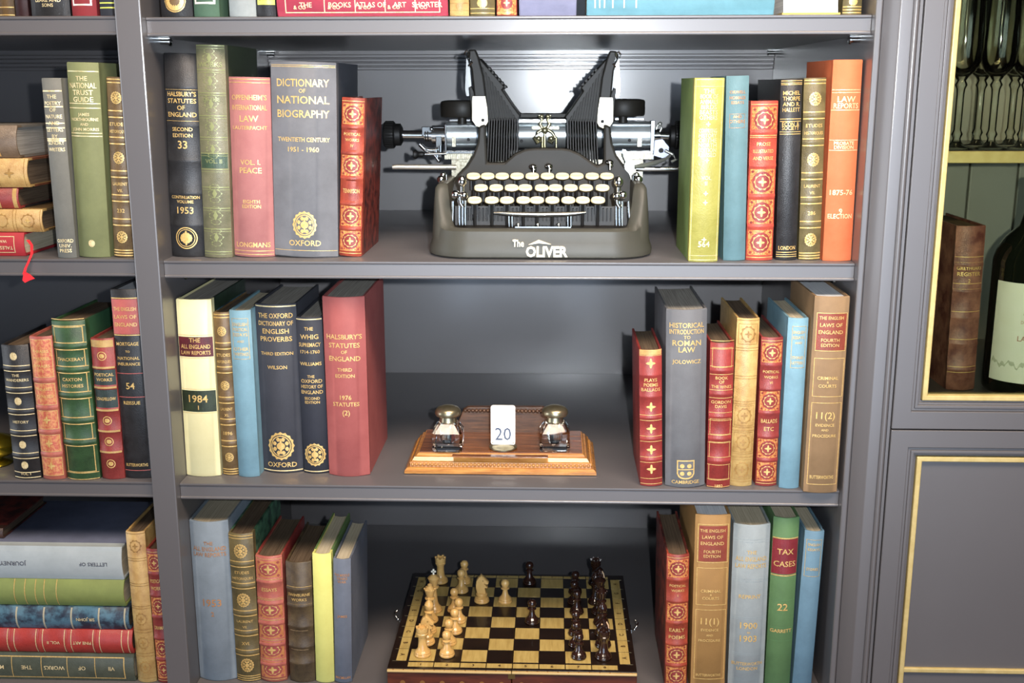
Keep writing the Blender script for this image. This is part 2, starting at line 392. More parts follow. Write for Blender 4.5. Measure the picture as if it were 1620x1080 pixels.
SH = {'A': ZA, 'B': ZB, 'C': ZC, 'D': ZD}
def place(row, l0, l1, r0, r1, ydef=None, left=False):
    """l0,l1,r0,r1: pixel (x,y) of the spine's left top, left bottom, right top, right bottom -> width, height, location, tilt"""
    z = SH[row]+(.0016 if left else 0)
    if ydef is None: y = PZ((l1[0]+r1[0])/2, (l1[1]+r1[1])/2, z).y
    else: y = ydef
    y = max(y, RC+.002) if ydef is None else y
    a, b, c, e = P(*l0, y), P(*l1, y), P(*r0, y), P(*r1, y)
    mt = (a+c)/2; mbm = (b+e)/2; tilt = atan2(mt.x-mbm.x, mt.z-mbm.z)
    w = ((c-a).length+(e-b).length)/2*cos(tilt)
    if abs(tilt) < radians(.35): tilt = 0
    bx = mbm.x+(z-mbm.z)*math.tan(tilt)
    h = (mt.z-z-w/2*abs(sin(tilt)))/cos(tilt)
    loc = (bx, y, z+w/2*abs(sin(tilt))+.0002)
    return w-.0006, h, loc, (0, tilt, 0)
LAST = {}
def book(label, row, l0, l1, r0, r1, cover, dr=.68, ydef=None, left=False, **k):
    w, h, loc, rot = place(row, l0, l1, r0, r1, ydef, left)
    tn = math.tan(rot[1]); x, y, z = loc
    lo, hi = (XFL, XL0) if left else (XL1, XR0)
    key = (row, left); pv = LAST.get(key)
    for _ in range(3):
        viol = 0                                    # keep clear of the neighbour on the left
        if pv and abs(pv[0]-(x-w/2)) < .06:
            hh = min(pv[2], h); viol = max(0, pv[0]-(x-w/2), (pv[0]+pv[1]*hh)-(x-w/2+tn*hh))+.0003
            if viol > .0004: w -= viol*.5; x += viol*.75
        v2 = lo+.0006-min(x-w/2, x-w/2+tn*h)        # and of the upright panels
        if v2 > 0: w -= v2*.4; x += v2*.8
        v3 = max(x+w/2, x+w/2+tn*h)-(hi-.0006)
        if v3 > 0: w -= v3; x -= v3*.5
    LAST[key] = (x+w/2, tn, h)
    nm = {'B': ('left of the typewriter', 'right of the typewriter', 'on the typewriter level of the left section'), 'C': ('left of the inkstand', 'right of the inkstand', 'on the middle shelf of the left section'), 'D': ('left of the chess board', 'right of the chess board', 'on the bottom shelf of the left section')}[row]
    k.setdefault('group', 'upright books '+(nm[2] if left else nm[0] if x < 0 else nm[1]))
    return Book(label, w, h, h*dr, cover, loc=(x, y, z), rot=rot, **k)
# book materials
lBLK = leather('black_leather', (44, 44, 46), (28, 27, 28)); lNAVY = cloth('navy_cloth', (56, 58, 67))
lGRN = leather('sage_green_cloth', (122, 117, 88), (96, 96, 68)); cPINK = cloth('rose_cloth', (172, 106, 102), (160, 94, 92))
cGREY = cloth('slate_cloth', (106, 107, 112)); cSTEEL = cloth('steel_grey_cloth', (100, 101, 104))
lORED = leather('russet_leather', (176, 66, 40), (128, 40, 30)); gFIELD = mat('gilt_field', (218, 158, 92), .4, .2, (172, 78, 50), 420, mix=(.42, .6))
lLOZ = leather('crimson_leather', (158, 52, 46), (126, 38, 36))
lOLV = leather('olive_brown_leather', (112, 98, 58), (84, 72, 40)); lOLV2 = leather('brown_leather', (118, 92, 54), (86, 62, 34))
lGY = mat('yellow_green_leather', (166, 160, 86), .36, 0, (142, 138, 66), 22, .3, 500); cGRN = cloth('apple_green_cloth', (116, 142, 72))
cTEAL = cloth('teal_cloth', (92, 130, 138)); cORG = cloth('orange_cloth', (226, 108, 60), (218, 98, 50))
cTAN = leather('tan_leather', (202, 164, 92), (166, 122, 60)); lRED = leather('red_leather', (160, 48, 42), (128, 36, 33))
lPNK = leather('faded_coral_leather', (194, 100, 78), (160, 70, 62)); cCREAM = mat('cream_vellum', (222, 215, 168), .42, 0, (214, 206, 156), 14, .1, 300)
cHRED = cloth('brick_red_cloth', (162, 78, 74), (150, 68, 65)); cSKY = cloth('sky_blue_cloth', (112, 156, 174))
cBRN = cloth('tan_brown_buckram', (140, 108, 72), (128, 98, 64)); cBRNO = cloth('ochre_brown_cloth', (160, 116, 58), (148, 106, 52))
cBLUE = cloth('dusty_blue_cloth', (126, 140, 152)); cPALE = cloth('pale_blue_cloth', (146, 156, 158))
cGREEN = cloth('bright_green_cloth', (86, 126, 74)); lDKG = leather('dark_green_leather', (54, 92, 50), (36, 66, 36))
cYEL = cloth('lemon_cloth', (222, 220, 112), (214, 210, 102)); cBG = cloth('blue_grey_cloth', (102, 110, 126))
cGBLK = cloth('grey_brown_cloth', (112, 112, 104)); lAGED = leather('worn_brown_leather', (96, 78, 50), (58, 44, 30))
cMOSS = cloth('moss_green_cloth', (122, 128, 80)); MARBG = mat('green_marbled_paper', (70, 112, 84), .5, 0, (30, 56, 44), 60, mix=(.4, .6))
MARBB = mat('blue_marbled_paper', (74, 110, 128), .45, 0, (36, 46, 62), 50, mix=(.42, .58)); MARBR = mat('red_marbled_paper', (120, 52, 44), .45, 0, (58, 30, 28), 60, mix=(.4, .6))
LABR = leather('maroon_label_leather', (110, 34, 42)); LABG = leather('green_label_leather', (38, 58, 38)); LABK = leather('coral_label_leather', (196, 92, 84), (176, 78, 72))
LABX = leather('rust_label_leather', (152, 62, 40), (130, 50, 34)); BLKF = mat('black_foil', (30, 28, 28), .5)
def redgold(b, n=6, titles=((1, ('POETICAL', 'WORKS', 'IV')), (3, ('TENNYSON',))), mark='cross'):
    """full-gilt spine: ornament panels of gold field with a crimson lozenge, plain title panels"""
    tl = dict(titles)
    for i in range(n):
        t0 = .02+i*.96/n; t1 = t0+.96/n; z1 = b.h*(1-t0)-.003; z0 = b.h*(1-t1)+.003; tm = (t0+t1)/2
        if i in tl:
            ls = tl[i]; hh = (z1-z0)*.72/max(2, len(ls))
            for k, s in enumerate(ls): b.text(s, tm+(k-(len(ls)-1)/2)*hh*1.15/b.h, hh*.8, 'T', .74)
            b.line(t0+.012, .0006); b.line(t1-.012, .0006)
        else:
            b.patch('F', z0, z1, -.45, .45, .00015)
            hz = (z1-z0)/2*.82; b.disc(tm, b.w*.38, hz, 'Z', .0003, shape='d' if mark == 'd' else 'o')
            b.ring(tm, b.w*.30, b.w*.265, 'g', .0004, rzf=hz/(b.w*.38)*.95, n=20, scal=.08)
            b.cross(tm, b.w*.17)
            for sx in (-.36, .36):
                for sz in (-.8, .8): b.disc(tm+sz*(z1-z0)/2/b.h, b.w*.06, b.w*.06, 'Z', .0003, x=sx, shape='d', n=4)
        b.line(t0+.001, .0007); b.line(t1-.001, .0007)
RGN = {'F': ('spine_panel', gFIELD), 'Z': ('spine_inlay', lLOZ)}
def etudes(b, lines=('ETUDES', 'HISTORIQUES'), vol='VII.', num='1896'):
    marks = [.085, .45, .915]
    for t in (.20, .345, .53, .665, .80): 
        for dt in (-.018, .0, .018): b.line(t+dt, .0014 if dt else .002, 'g')
    for t in (.012, .03, .96, .975, .99): b.line(t, .0012)
    b.crest(.112, b.w*.27); b.crest(.44, b.w*.27); b.crest(.885, b.w*.27)
    b.text(lines[0], .255, b.h*.026); b.text(lines[1], .295, b.h*.024)
    b.text('LAURENT', .585, b.h*.024, maxw=.74); b.text(vol, .622, b.h*.024); b.text(num, .735, b.h*.03)
def fillets(b, ts, key='g', th=.0007, gap=.0035):
    for t in ts:
        b.line(t-gap/b.h, th, key); b.line(t+gap/b.h, th, key)
# ---- typewriter shelf, left group
b = book('tall black leather book, gilt 1953 and round crest, against the left divider', 'B', (244.5, 84), (256, 407), (301.5, 84), (316.5, 407), lBLK, .67, page=PAGEG, bands=(.163, .345, .52, .68, .84), hb=.0008)
for i, s in enumerate(("HALSBURY'S", 'STATUTES', 'OF', 'ENGLAND')): b.text(s, .195+i*.033, .0076)
for t in (.174, .325): b.line(t, .0004)
b.text('SECOND', .365, .0062); b.text('EDITION', .395, .0062); b.text('33', .44, .013)
b.text('CONTINUATION', .70, .0052); b.text('VOLUME', .722, .0052); b.text('1953', .765, .0115)
b.ring(.905, .0135, .0122); b.ring(.905, .0108, .0100); b.disc(.905, .0075, shape='f'); b.disc(.905, .0022, .009, off=.0005)
b.finish()
b = book('tallest sage green book with all-over embossed pattern, between black and rose books', 'B', (300, 70.5), (320, 408.5), (353.6, 70.5), (361.7, 408.5), lGRN, .60, page=PAGEG, board=cloth('dark_green_board', (52, 62, 42)))
SG = mat('embossed_green', (138, 142, 96), .4, .2); SD = leather('green_title_label', (64, 88, 66), (50, 70, 52))
for t in (.005, .115, .22, .325, .425, .50, .575, .66, .76, .86, .97): b.line(t, .0011, 'E'); b.line(t+.012, .0006, 'E')
for i in range(9):
    tm = .06+i*.105
    if i == 5: continue
    for k in range(3): b.ring(tm+.03*(k-1), .0085-.002*abs(k-1), .0076-.002*abs(k-1), 'E', rzf=.55, n=14, scal=.1)
    b.disc(tm, .003, .006, 'E', shape='d')
b.patch('S', b.h*.43, b.h*.495, -.46, .46); b.text('VOL. II', .537, .007, 'E', off=.0006)
b.text('WORKS', .09, .008, 'E', off=.0006); b.text('OF THE', .25, .006, 'E', off=.0006)
b.finish({'E': ('embossed_pattern', SG), 'S': ('title_label', SD)})
b = book('rose pink cloth law book between sage green and slate grey books', 'B', (351.6, 122), (363.8, 407.5), (423, 122), (429, 407.5), cPINK, .68)
for t in (.012, .03, .965, .985): b.line(t, .0007, 'C2')
for i, (s, t, z) in enumerate((("OPPENHEIM'S", .11, .0085), ('INTERNATIONAL', .165, .0085), ('LAW', .225, .0105), ('LAUTERPACHT', .275, .0062), ('VOL. I.', .465, .0085), ('PEACE', .51, .0095), ('EIGHTH', .685, .006), ('EDITION', .712, .006), ('LONGMANS', .93, .0085))): b.text(s, t, z)
b.finish({'C2': ('gilt_pattern', GILT)})
b = book('wide slate grey cloth reference book with gilt title and oval crest', 'B', (425, 98), (431.8, 408), (529.5, 97), (533.6, 408.5), cGREY, .675, board=cloth('dark_slate_board', (66, 70, 80)))
for t in (.018, .026, .965): b.line(t, .0006)
for s, t, z in (('DICTIONARY', .105, .0125), ('OF', .145, .0065), ('NATIONAL', .19, .0125), ('BIOGRAPHY', .26, .0125), ('TWENTIETH CENTURY', .39, .0074), ('1951 - 1960', .44, .008), ('OXFORD', .925, .0095)): b.text(s, t, z, maxw=.8)
b.crest(.83, .0145); b.finish()
b = book('short red and gold leather book, right end of the group left of the typewriter', 'B', (537.7, 153.6), (534.4, 406), (577, 156), (570, 407.5), lORED, .74, page=PAGED, board=MARBR, bands=(.18, .34, .50, .66, .82), hb=.0016)
redgold(b); b.finish(RGN)
# ---- typewriter shelf, right group
b = book('yellow-green leather book with apple green boards, beside typewriter on its right', 'B', (1097.5, 123.3), (1089.4, 414), (1146.8, 123.3), (1135.5, 415), lGY, .64, board=cGRN, bulge=.12)
b.frame(.008, .99, -.46, .46, .0006, 'P2'); b.line(.045, .0005, 'P2'); b.line(.965, .0005, 'P2')
for i, s in enumerate(('THE', 'BOOK OF', 'ANIMALS', 'BIRDS', 'BEASTS', 'OTHERS')): b.text(s, .07+i*.028, .0072, 'P', .6)
for i, s in enumerate(('COMPRISING', 'HISTORY', 'OF THE', 'NORTH', 'EDITION', 'REVISED')): b.text(s, .28+i*.026, .0068, 'P', .6)
for t in (.245, .44, .62, .67, .875): b.cross(t, .003, 'P2')
b.text('VOL', .535, .006, 'P'); b.text('II', .565, .007, 'P'); b.text('564', .90, .0095, 'P')
b.finish({'P2': ('gilt_pattern', GILTP)})
b = book('teal cloth book between yellow-green and red-gold books, right of the typewriter', 'B', (1149.6, 119.8), (1144.3, 413), (1186.5, 120.3), (1180, 413), cTEAL, .64)
for s, t, z in (('ORWELL', .085, .0048), ('HOMAGE', .115, .0052), ('ESSAYS', .14, .0048), ('AND', .215, .0046), ('OTHERS', .24, .0052)): b.text(s, t, z, 'C', .7)
b.frame(.20, .275, -.34, .34, .0004, 'C2'); b.finish({'C2': ('copper_pattern', COPPER)})
b = book('short orange-red and gold leather book, in front of black one right of typewriter', 'B', (1188.3, 160.3), (1181, 413), (1233.7, 159.2), (1223, 412.5), leather('coral_red_leather', (198, 74, 52), (168, 52, 40)), .62, bands=(.19, .40, .59, .78), hb=.0014)
redgold(b, 5, ((1, ('PROSE', 'ILLUSTRATED', 'AND VERSE')),)); b.finish(RGN)
b = book('narrow black book with striped gilt title block, right of the typewriter', 'B', (1236, 125), (1228, 412), (1271.7, 125), (1261, 412), lBLK, .72, page=PAGED)
for t in (.01, .022, .03, .215, .228, .285, .297, .955, .968, .98): b.line(t, .0008)
for s, t in (('MICHEL', .075), ('THORPE', .105), ('AND R.', .135), ('HALLETT', .165), ('ECON. &', .243), ('SOCIETY', .264), ('LONDON', .93)): b.text(s, t, .0066, 'T', .8)
b.finish()
b = book('olive brown gilt-banded book, second from the right end beside the orange one', 'B', (1273.4, 123.3), (1263.6, 412), (1309, 123.3), (1299, 412), lOLV, .64, bands=(.20, .345, .53, .665, .80), hb=.001)
etudes(b, num='286'); b.finish()
b = book('bright orange cloth law report at the right end of the typewriter shelf', 'B', (1320, 94.5), (1302, 413), (1371, 94.5), (1352.6, 414), cORG, .60, bulge=.14)
for t in (.145, .158, .243, .39, .44): b.line(t, .0007, 'P2')
for s, t, z in (('LAW', .19, .0095), ('REPORTS', .222, .0085), ('PROBATE', .405, .0056), ('DIVISION', .425, .0056), ('1875-76', .65, .0085), ('9', .745, .009), ('ELECTION', .77, .0076)): b.text(s, t, z, 'P')
b.finish({'P2': ('gilt_pattern', GILTP)})
# ---- left bay, typewriter level
b = book('thin grey-brown cloth book striped with pale gilt, beside the leaning stack', 'B', (62, 123.5), (91, 411), (96, 123.5), (119, 410.5), cGBLK, .66, left=True)
for t in (.07, .155, .245, .27, .33, .34): b.line(t, .0016, 'p')
for i, s in enumerate(('THE', 'POETRY', 'OF', 'NATURE', 'AND', 'LETTERS', 'BY', 'SUNDRY', 'WRITERS')): b.text(s, .10+i*.036, .0062, 'P')
for i, s in enumerate(('OXFORD', 'UNIV.', 'PRESS')): b.text(s, .90+i*.028, .006, 'P')
b.finish()
b = book('broad moss green guide book with gilt lines and title, left of the divider', 'B', (96, 98.6), (120, 408.5), (152, 98.6), (168, 407.5), cMOSS, .62, left=True)
for t in (.045, .205, .228, .355, .37): b.line(t, .0011, 'p')
for s, t, z in (('THE', .08, .0075), ('NATIONAL', .115, .0088), ('TRUST', .15, .0082), ('GUIDE', .185, .0082), ('JAMES', .26, .005), ('NORTHBOURNE', .285, .0052), ('AND', .31, .0045), ('JOHN MORRIS', .335, .005)): b.text(s, t, z, 'P')
b.disc(.925, .004, .005, 'p', shape='f'); b.finish()
b = book('gilt-banded olive book half hidden behind the divider, left section', 'B', (165, 122), (179.5, 407.5), (199, 122), (209, 407.5), lOLV2, .62, left=True, bands=(.20, .345, .53, .665, .80), hb=.001)
etudes(b, num='232'); b.finish()
# ---- middle shelf, left group
b = book('thick cream vellum law report with maroon and green labels, first by the divider', 'C', (264.7, 474.5), (286, 754), (328, 474), (341, 754.5), cCREAM, .70, page=PAGEG, board=LABG, bulge=.12)
b.patch('L', b.h*(1-.315), b.h*(1-.205), -.49, .49); b.patch('G', b.h*(1-.625), b.h*(1-.505), -.49, .49)
for t in (.195, .322, .497, .632): b.line(t, .0005)
for s, t, z in (('THE', .222, .0078), ('ALL ENGLAND', .258, .0074), ('LAW REPORTS', .292, .007)): b.text(s, t, z, off=.0006)
b.text('1984', .55, .0135, off=.0006); b.text('1', .60, .008, off=.0006)
b.finish({'L': ('title_label', LABR), 'G': ('date_label', leather('dark_green_label', (46, 58, 34)))})
b = book('brown gilt-banded leather book squeezed between cream and sky blue books', 'C', (328.6, 494), (345, 752), (359, 495), (373.5, 752), lOLV2, .70, page=PAGED, board=MARBB, bands=(.20, .345, .53, .665, .80), hb=.001)
etudes(b, num='1896', vol='XI.'); b.finish()
b = book('sky blue cloth book in the group left of the inkstand', 'C', (359.5, 491.6), (377, 755), (396, 491.6), (409, 755), cSKY, .66, page=PAGE)
b.frame(.045, .285, -.38, .38, .0005)
for s, t, z in (('ENGLISH', .08, .006), ('POLITICAL', .11, .006), ('ESSAYS', .14, .006), ('AND', .18, .004), ('OTHER', .225, .006), ('WRITINGS', .255, .006)): b.text(s, t, z, maxw=.66)
b.finish()
b = book('thick navy cloth book of proverbs with round crest, gilt edges', 'C', (397, 482), (411.5, 748.5), (464.3, 481.4), (477, 748.5), lNAVY, .66, page=PAGEG)
b.line(.012, .0016, 'p'); b.line(.985, .0016, 'p')
for s, t, z in (('THE OXFORD', .065, .0088), ('DICTIONARY OF', .11, .0082), ('ENGLISH', .155, .0088), ('PROVERBS', .20, .0088), ('THIRD EDITION', .285, .0058), ('WILSON', .365, .0066), ('OXFORD', .948, .0092)): b.text(s, t, z)
b.crest(.835, .0165); b.finish()
b = book('slimmer navy cloth history book with round crest, left of the brick red one', 'C', (466, 503), (479.5, 749.5), (508, 502), (520, 749.5), cloth('navy_black_cloth', (44, 47, 58)), .68, page=PAGEG)
b.line(.012, .0014, 'p'); b.line(.985, .0014, 'p')
for s, t, z in (('THE', .07, .0062), ('WHIG', .12, .0085), ('SUPREMACY', .17, .0072), ('1714-1760', .215, .006), ('WILLIAMS', .29, .0062), ('THE', .37, .0052), ('OXFORD', .40, .0066), ('HISTORY OF', .435, .0062), ('ENGLAND', .47, .0066), ('SECOND', .51, .005), ('EDITION', .535, .005)): b.text(s, t, z)
b.crest(.875, .0135); b.finish()
b = book('thick brick red cloth statutes book, right end of the group left of inkstand', 'C', (507.5, 470.4), (519.5, 754), (577.3, 470.4), (583.3, 754.5), cHRED, .70, page=PAGEG)
for s, t, z in (("HALSBURY'S", .215, .0086), ('STATUTES', .262, .0086), ('OF', .298, .0062), ('ENGLAND', .335, .0086), ('THIRD', .395, .0064), ('EDITION', .43, .0064), ('1976', .55, .0082), ('STATUTES', .588, .0074), ('(2)', .635, .0092)): b.text(s, t, z)
b.finish()
# ---- middle shelf, right group
b = book('short bright red leather book with gilt rosettes, nearest the inkstand on its right', 'C', (1010.8, 554), (1013, 770), (1048, 554), (1048.5, 770), lRED, .72, page=PAGED, bands=(.18, .335, .49, .645, .80), hb=.0014)
for t in (.095, .41, .57, .725, .87): b.cross(t, .0062)
for t in (.175, .185, .33, .34): b.line(t, .0007)
for s, t in (('PLAYS', .215), ('POEMS', .25), ('BALLADS', .285)): b.text(s, t, .0058)
fillets(b, (.02, .49, .645, .80, .96)); b.patch('F', b.h*.965, b.h*.998, -.48, .48, .0003)
b.finish({'F': ('worn_edge', cTAN)})
b = book('slate grey cloth book on Roman law with gilt shield near the foot', 'C', (1053.6, 491), (1053.6, 772), (1121.5, 489.5), (1115.5, 772), cSTEEL, .72, page=PAGEG)
for s, t, z in (('HISTORICAL', .085, .0088), ('INTRODUCTION', .12, .0084), ('TO', .15, .0058), ('ROMAN', .182, .0098), ('LAW', .218, .0094), ('JOLOWICZ', .285, .0068), ('CAMBRIDGE', .968, .0062)): b.text(s, t, z)
zc = b.h*(1-.895); b.patch('g', 0, 0, -.22, .22, .0003, lambda u: zc-.006-.007*sqrt(max(0, 1-u*u)), lambda u: zc+.012)
b.patch('N', 0, 0, -.19, .19, .00045, lambda u: zc-.005-.006*sqrt(max(0, 1-u*u)), lambda u: zc+.0105)
for sx in (-.09, .09):
    for dz in (-.6, .5): b.disc(.895-dz*.009/b.h, .0028, .0032, x=sx, off=.0006, shape='f')
b.line(.895, .0012, 'g', -.2, .2, .0006); b.finish({'N': ('shield_field', cSTEEL)})
b = book('red leather book with double gilt bands, between slate grey and tan books', 'C', (1124, 543), (1118.5, 772), (1163.5, 543), (1155.4, 772.5), lRED, .72, page=PAGED, bands=(.185, .345, .50, .655, .81), hb=.0014)
fillets(b, (.012, .185, .345, .50, .655, .81, .965), gap=.005); b.frame(.03, .165, -.42, .42, .0006)
for s, t in (('BOOK', .235), ('OF', .262), ('THE WINES', .295), ('GORDON', .40), ('DAVIS', .43), ('1892', .985)): b.text(s, t, .0054)
for t in (.57, .73, .89): b.frame(t-.055, t+.055, -.44, .44, .0006)
b.finish()
LT = leather('tooled_tan', (176, 134, 62), (140, 98, 44))
b = book('tan calf book with tooled panels, behind the red ones right of inkstand', 'C', (1164.5, 504.5), (1156, 769.5), (1203.5, 503.8), (1189, 770), cTAN, .64, page=PAGED)
for t in (.01, .17, .185, .335, .35, .485, .50, .64, .66, .80, .82, .97): b.line(t, .0007, 'k')
for t in (.09, .57, .73, .895): b.ring(t, .0088, .0072, 'k', rzf=1.15, n=20, scal=.1); b.cross(t, .0045, 'k'); b.frame(t-.06, t+.06, -.43, .43, .0006, 'k')
b.finish({'k': ('tooled_pattern', LT)})
b = book('red and gold leather book between tan and sky blue books, right group', 'C', (1205, 535), (1195.3, 769), (1241, 533.5), (1229.5, 770), lLOZ, .72, page=PAGED, bands=(.18, .34, .50, .66, .82), hb=.0014)
redgold(b, 6, ((1, ('POETICAL', 'WORKS', 'VI')), (3, ('BALLADS', 'ETC')))); b.finish(RGN)
b = book('sky blue cloth book second from the right end of the middle shelf', 'C', (1247, 503.6), (1232.5, 773), (1279.5, 503.6), (1265, 773.5), cSKY, .62)
b.frame(.045, .285, -.3, .4, .0005)
for s, t, z in (('ENGLISH', .08, .005), ('ESSAYS', .11, .005), ('AND', .14, .004), ('STORIES', .225, .005), ('LETTERS', .255, .005)): b.text(s, t, z, maxw=.56, x=.04)
b.finish()
b = book('large tan-brown volume overhanging the shelf edge, rust title label, marked 11(2)', 'C', (1292, 470.4), (1270.5, 779), (1347, 468.4), (1326, 780), cBRN, .56, page=PAGEW, bulge=.10, ydef=.004)
b.patch('L', b.h*(1-.265), b.h*(1-.085), -.40, .44); b.frame(.08, .27, -.42, .46, .0007); b.frame(.305, .50, -.42, .46, .0007); b.frame(.53, .955, -.42, .46, .0007)
for s, t, z in (('THE ENGLISH', .105, .0058), ('LAWS OF', .14, .0064), ('ENGLAND', .175, .0064), ('FOURTH', .215, .0058), ('EDITION', .24, .0056), ('CRIMINAL', .405, .0056), ('&', .425, .004), ('COURTS', .445, .0056), ('11(2)', .595, .012), ('EVIDENCE', .645, .005), ('AND', .67, .004), ('PROCEDURE', .70, .005), ('BUTTERWORTHS', .915, .0062)): b.text(s, t, z, maxw=.7, off=.0006)
b.finish({'L': ('title_label', LABX)})
# ---- middle shelf, left bay
b = book('black leather book with silver-gilt bands, far left of the middle shelf', 'C', (-1, 546.4), (20, 760), (41.8, 546.4), (63.5, 760), lBLK, .72, page=PAGED, left=True, bands=(.17, .33, .49, .65, .82), hb=.0012)
fillets(b, (.17, .33, .49, .65, .82, .965), 'p', .0011, .0035)
for t in (.08, .41, .735, .89): b.disc(t, .0045, .0058, 'p', shape='f')
for s, t in (('THE', .22), ('WANDERERS', .255), ('HISTORY', .565), ('VOL. I', .955)): b.text(s, t, .005, 'P')
b.finish()
b = book('coral and gold leather book second from the far left of the middle shelf', 'C', (41.8, 532.7), (66, 761), (78, 532.7), (101.5, 761), lPNK, .72, page=PAGED, left=True, bands=(.30, .49, .66, .82), hb=.001)
FP = mat('coral_gilt_field', (216, 150, 96), .42, .3, (196, 96, 78), 260, mix=(.42, .58))
for t0, t1 in ((.02, .28), (.32, .47), (.51, .64), (.68, .80), (.84, .97)): b.patch('F', b.h*(1-t1), b.h*(1-t0), -.44, .44); b.frame(t0, t1, -.46, .46, .0006)
for t in (.10, .15, .20, .36, .41): b.text('PHRASES', t, .0052, off=.0006)
for t in (.575, .74, .90): b.cross(t, .005)
b.finish({'F': ('spine_panel', FP)})
b = book('tallest green leather book with gilt framed panels, left of the divider', 'C', (76, 506), (103.5, 761), (131, 510.5), (155.5, 761), lDKG, .70, page=PAGED, left=True, board=cloth('green_board', (40, 84, 52)), bands=(.155, .30, .46, .62, .76), hb=.0014)
fillets(b, (.01, .155, .30, .46, .62, .76, .975), 'g', .0009, .0042)
for t0, t1 in ((.035, .135), (.175, .28), (.32, .44), (.48, .60), (.64, .74), (.78, .95)): b.frame(t0, t1, -.43, .43, .0009)
b.text('THACKERAY', .235, .0058); b.text('CAXTON', .36, .0058); b.text('HISTORIES', .40, .0058); b.finish()
b = book('small red leather book with dark blue-green labels, between green and black books', 'C', (140, 536), (160, 758.5), (178, 536), (195.5, 758.5), lLOZ, .72, page=PAGED, left=True, bands=(.20, .34, .50, .65, .80), hb=.0014)
b.patch('G', b.h*(1-.335), b.h*(1-.205), -.48, .48); b.patch('G', b.h*(1-.49), b.h*(1-.35), -.48, .48); b.patch('Y', b.h*.94, b.h*.99, -.48, .48)
for t in (.20, .34, .50, .65, .80): b.line(t, .0026, 'Y', off=.0016)
for t in (.12, .575, .725, .885): b.ring(t, .0058, .0048); b.disc(t, .0034, shape='f')
for s, t in (('POETICAL', .25), ('WORKS', .285), ('LONGFELLOW', .42)): b.text(s, t, .0056, off=.0006)
b.finish({'G': ('title_label', leather('blue_green_label', (50, 66, 62))), 'Y': ('worn_edge', cTAN)})
b = book('black legal volume with coral label numbered 54, touching the divider', 'C', (170, 458), (196, 757), (214, 458), (238, 757), lBLK, .70, page=PAGEW, left=True, bulge=.1)
b.patch('L', b.h*(1-.23), b.h*(1-.05), -.49, .49); b.line(.045, .0012); b.line(.235, .0012)
for t in (.435, .56, .955): b.line(t, .0009, 'L2')
for s, t, z in (('THE ENGLISH', .10, .0068), ('LAWS OF', .14, .0068), ('ENGLAND', .18, .0068), ('MORTGAGE', .28, .0062), ('TO', .32, .004), ('NATIONAL', .355, .0055), ('INSURANCE', .385, .0055), ('54', .50, .0115), ('REISSUE', .59, .0062), ('BUTTERWORTHS', .925, .0058)): b.text(s, t, z, off=.0006)
b.finish({'L': ('title_label', LABK), 'L2': ('red_rule', LABK)})
# ---- bottom shelf, left group
YD = .030
b = book('large dusty blue cloth law report dated 1953, first by the divider, bottom shelf', 'D', (288, 826), (308.6, 1078), (357, 826), (368, 1078), cBLUE, .72, ydef=YD)
for s, t, z in (('THE', .13, .0068), ('ALL ENGLAND', .165, .0082), ('LAW REPORTS', .20, .0082), ('1953', .50, .014), ('2', .57, .009)): b.text(s, t, z, 'C')
b.finish()
b = book('olive gilt-banded book with green marbled boards, second on the bottom shelf', 'D', (358.3, 845), (373, 1080), (399, 845), (411, 1080), lOLV, .72, page=PAGED, board=MARBG, ydef=YD, bands=(.20, .345, .53, .665, .80), hb=.001)
etudes(b, num='XVI.'); b.finish()
b = book('red and gold leather book with worn red boards, third on the bottom shelf', 'D', (400, 880), (411, 1078), (444.5, 881), (452, 1078), lPNK, .78, page=PAGED, board=lLOZ, ydef=YD, bands=(.20, .37, .53, .70, .86), hb=.0014)
redgold(b, 6, ((1, ('ESSAYS',)),)); b.finish({'F': ('spine_panel', mat('faded_gilt_field', (210, 150, 92), .42, .25, (188, 110, 74), 160)), 'Z': ('spine_inlay', leather('faded_crimson', (176, 76, 70), (150, 58, 56)))})
b = book('shabby dark brown leather book with rubbed bands, left of the lemon yellow one', 'D', (449.5, 890.5), (457.5, 1077), (491, 889.7), (498, 1077), lAGED, .80, page=PAGED, ydef=YD, bands=(.22, .36, .53, .70, .84), hb=.0012)
for t in (.20, .345, .36): b.line(t, .0006)
for s, t in (('SWINBURNE', .265), ('WORKS', .305)): b.text(s, t, .0056)
for t in (.56, .72): b.patch('k', b.h*(1-t-.006), b.h*(1-t), -.4, .3)
b.finish({'k': ('rubbed_patch', leather('rubbed_leather', (146, 120, 84), (110, 88, 58)))})
b = book('slim lemon yellow cloth book standing on the bottom shelf', 'D', (492, 877), (499.4, 1077), (523.5, 877), (528, 1077), cYEL, .78, page=PAGE, board=cloth('green_side_cloth', (96, 130, 70)), ydef=YD)
b.finish()
b = book('slim blue-grey cloth book right of the lemon yellow one, bottom shelf', 'D', (525.3, 885), (529, 1077), (555, 885), (556, 1077), cBG, .76, ydef=YD)
for s, t, z in (('THE MIDDLE', .125, .005), ('YEARS', .152, .005), ('WAR', .178, .005), ('JAMES', .455, .0048), ('MACMILLAN', .955, .005)): b.text(s, t, z, 'C')
b.finish()
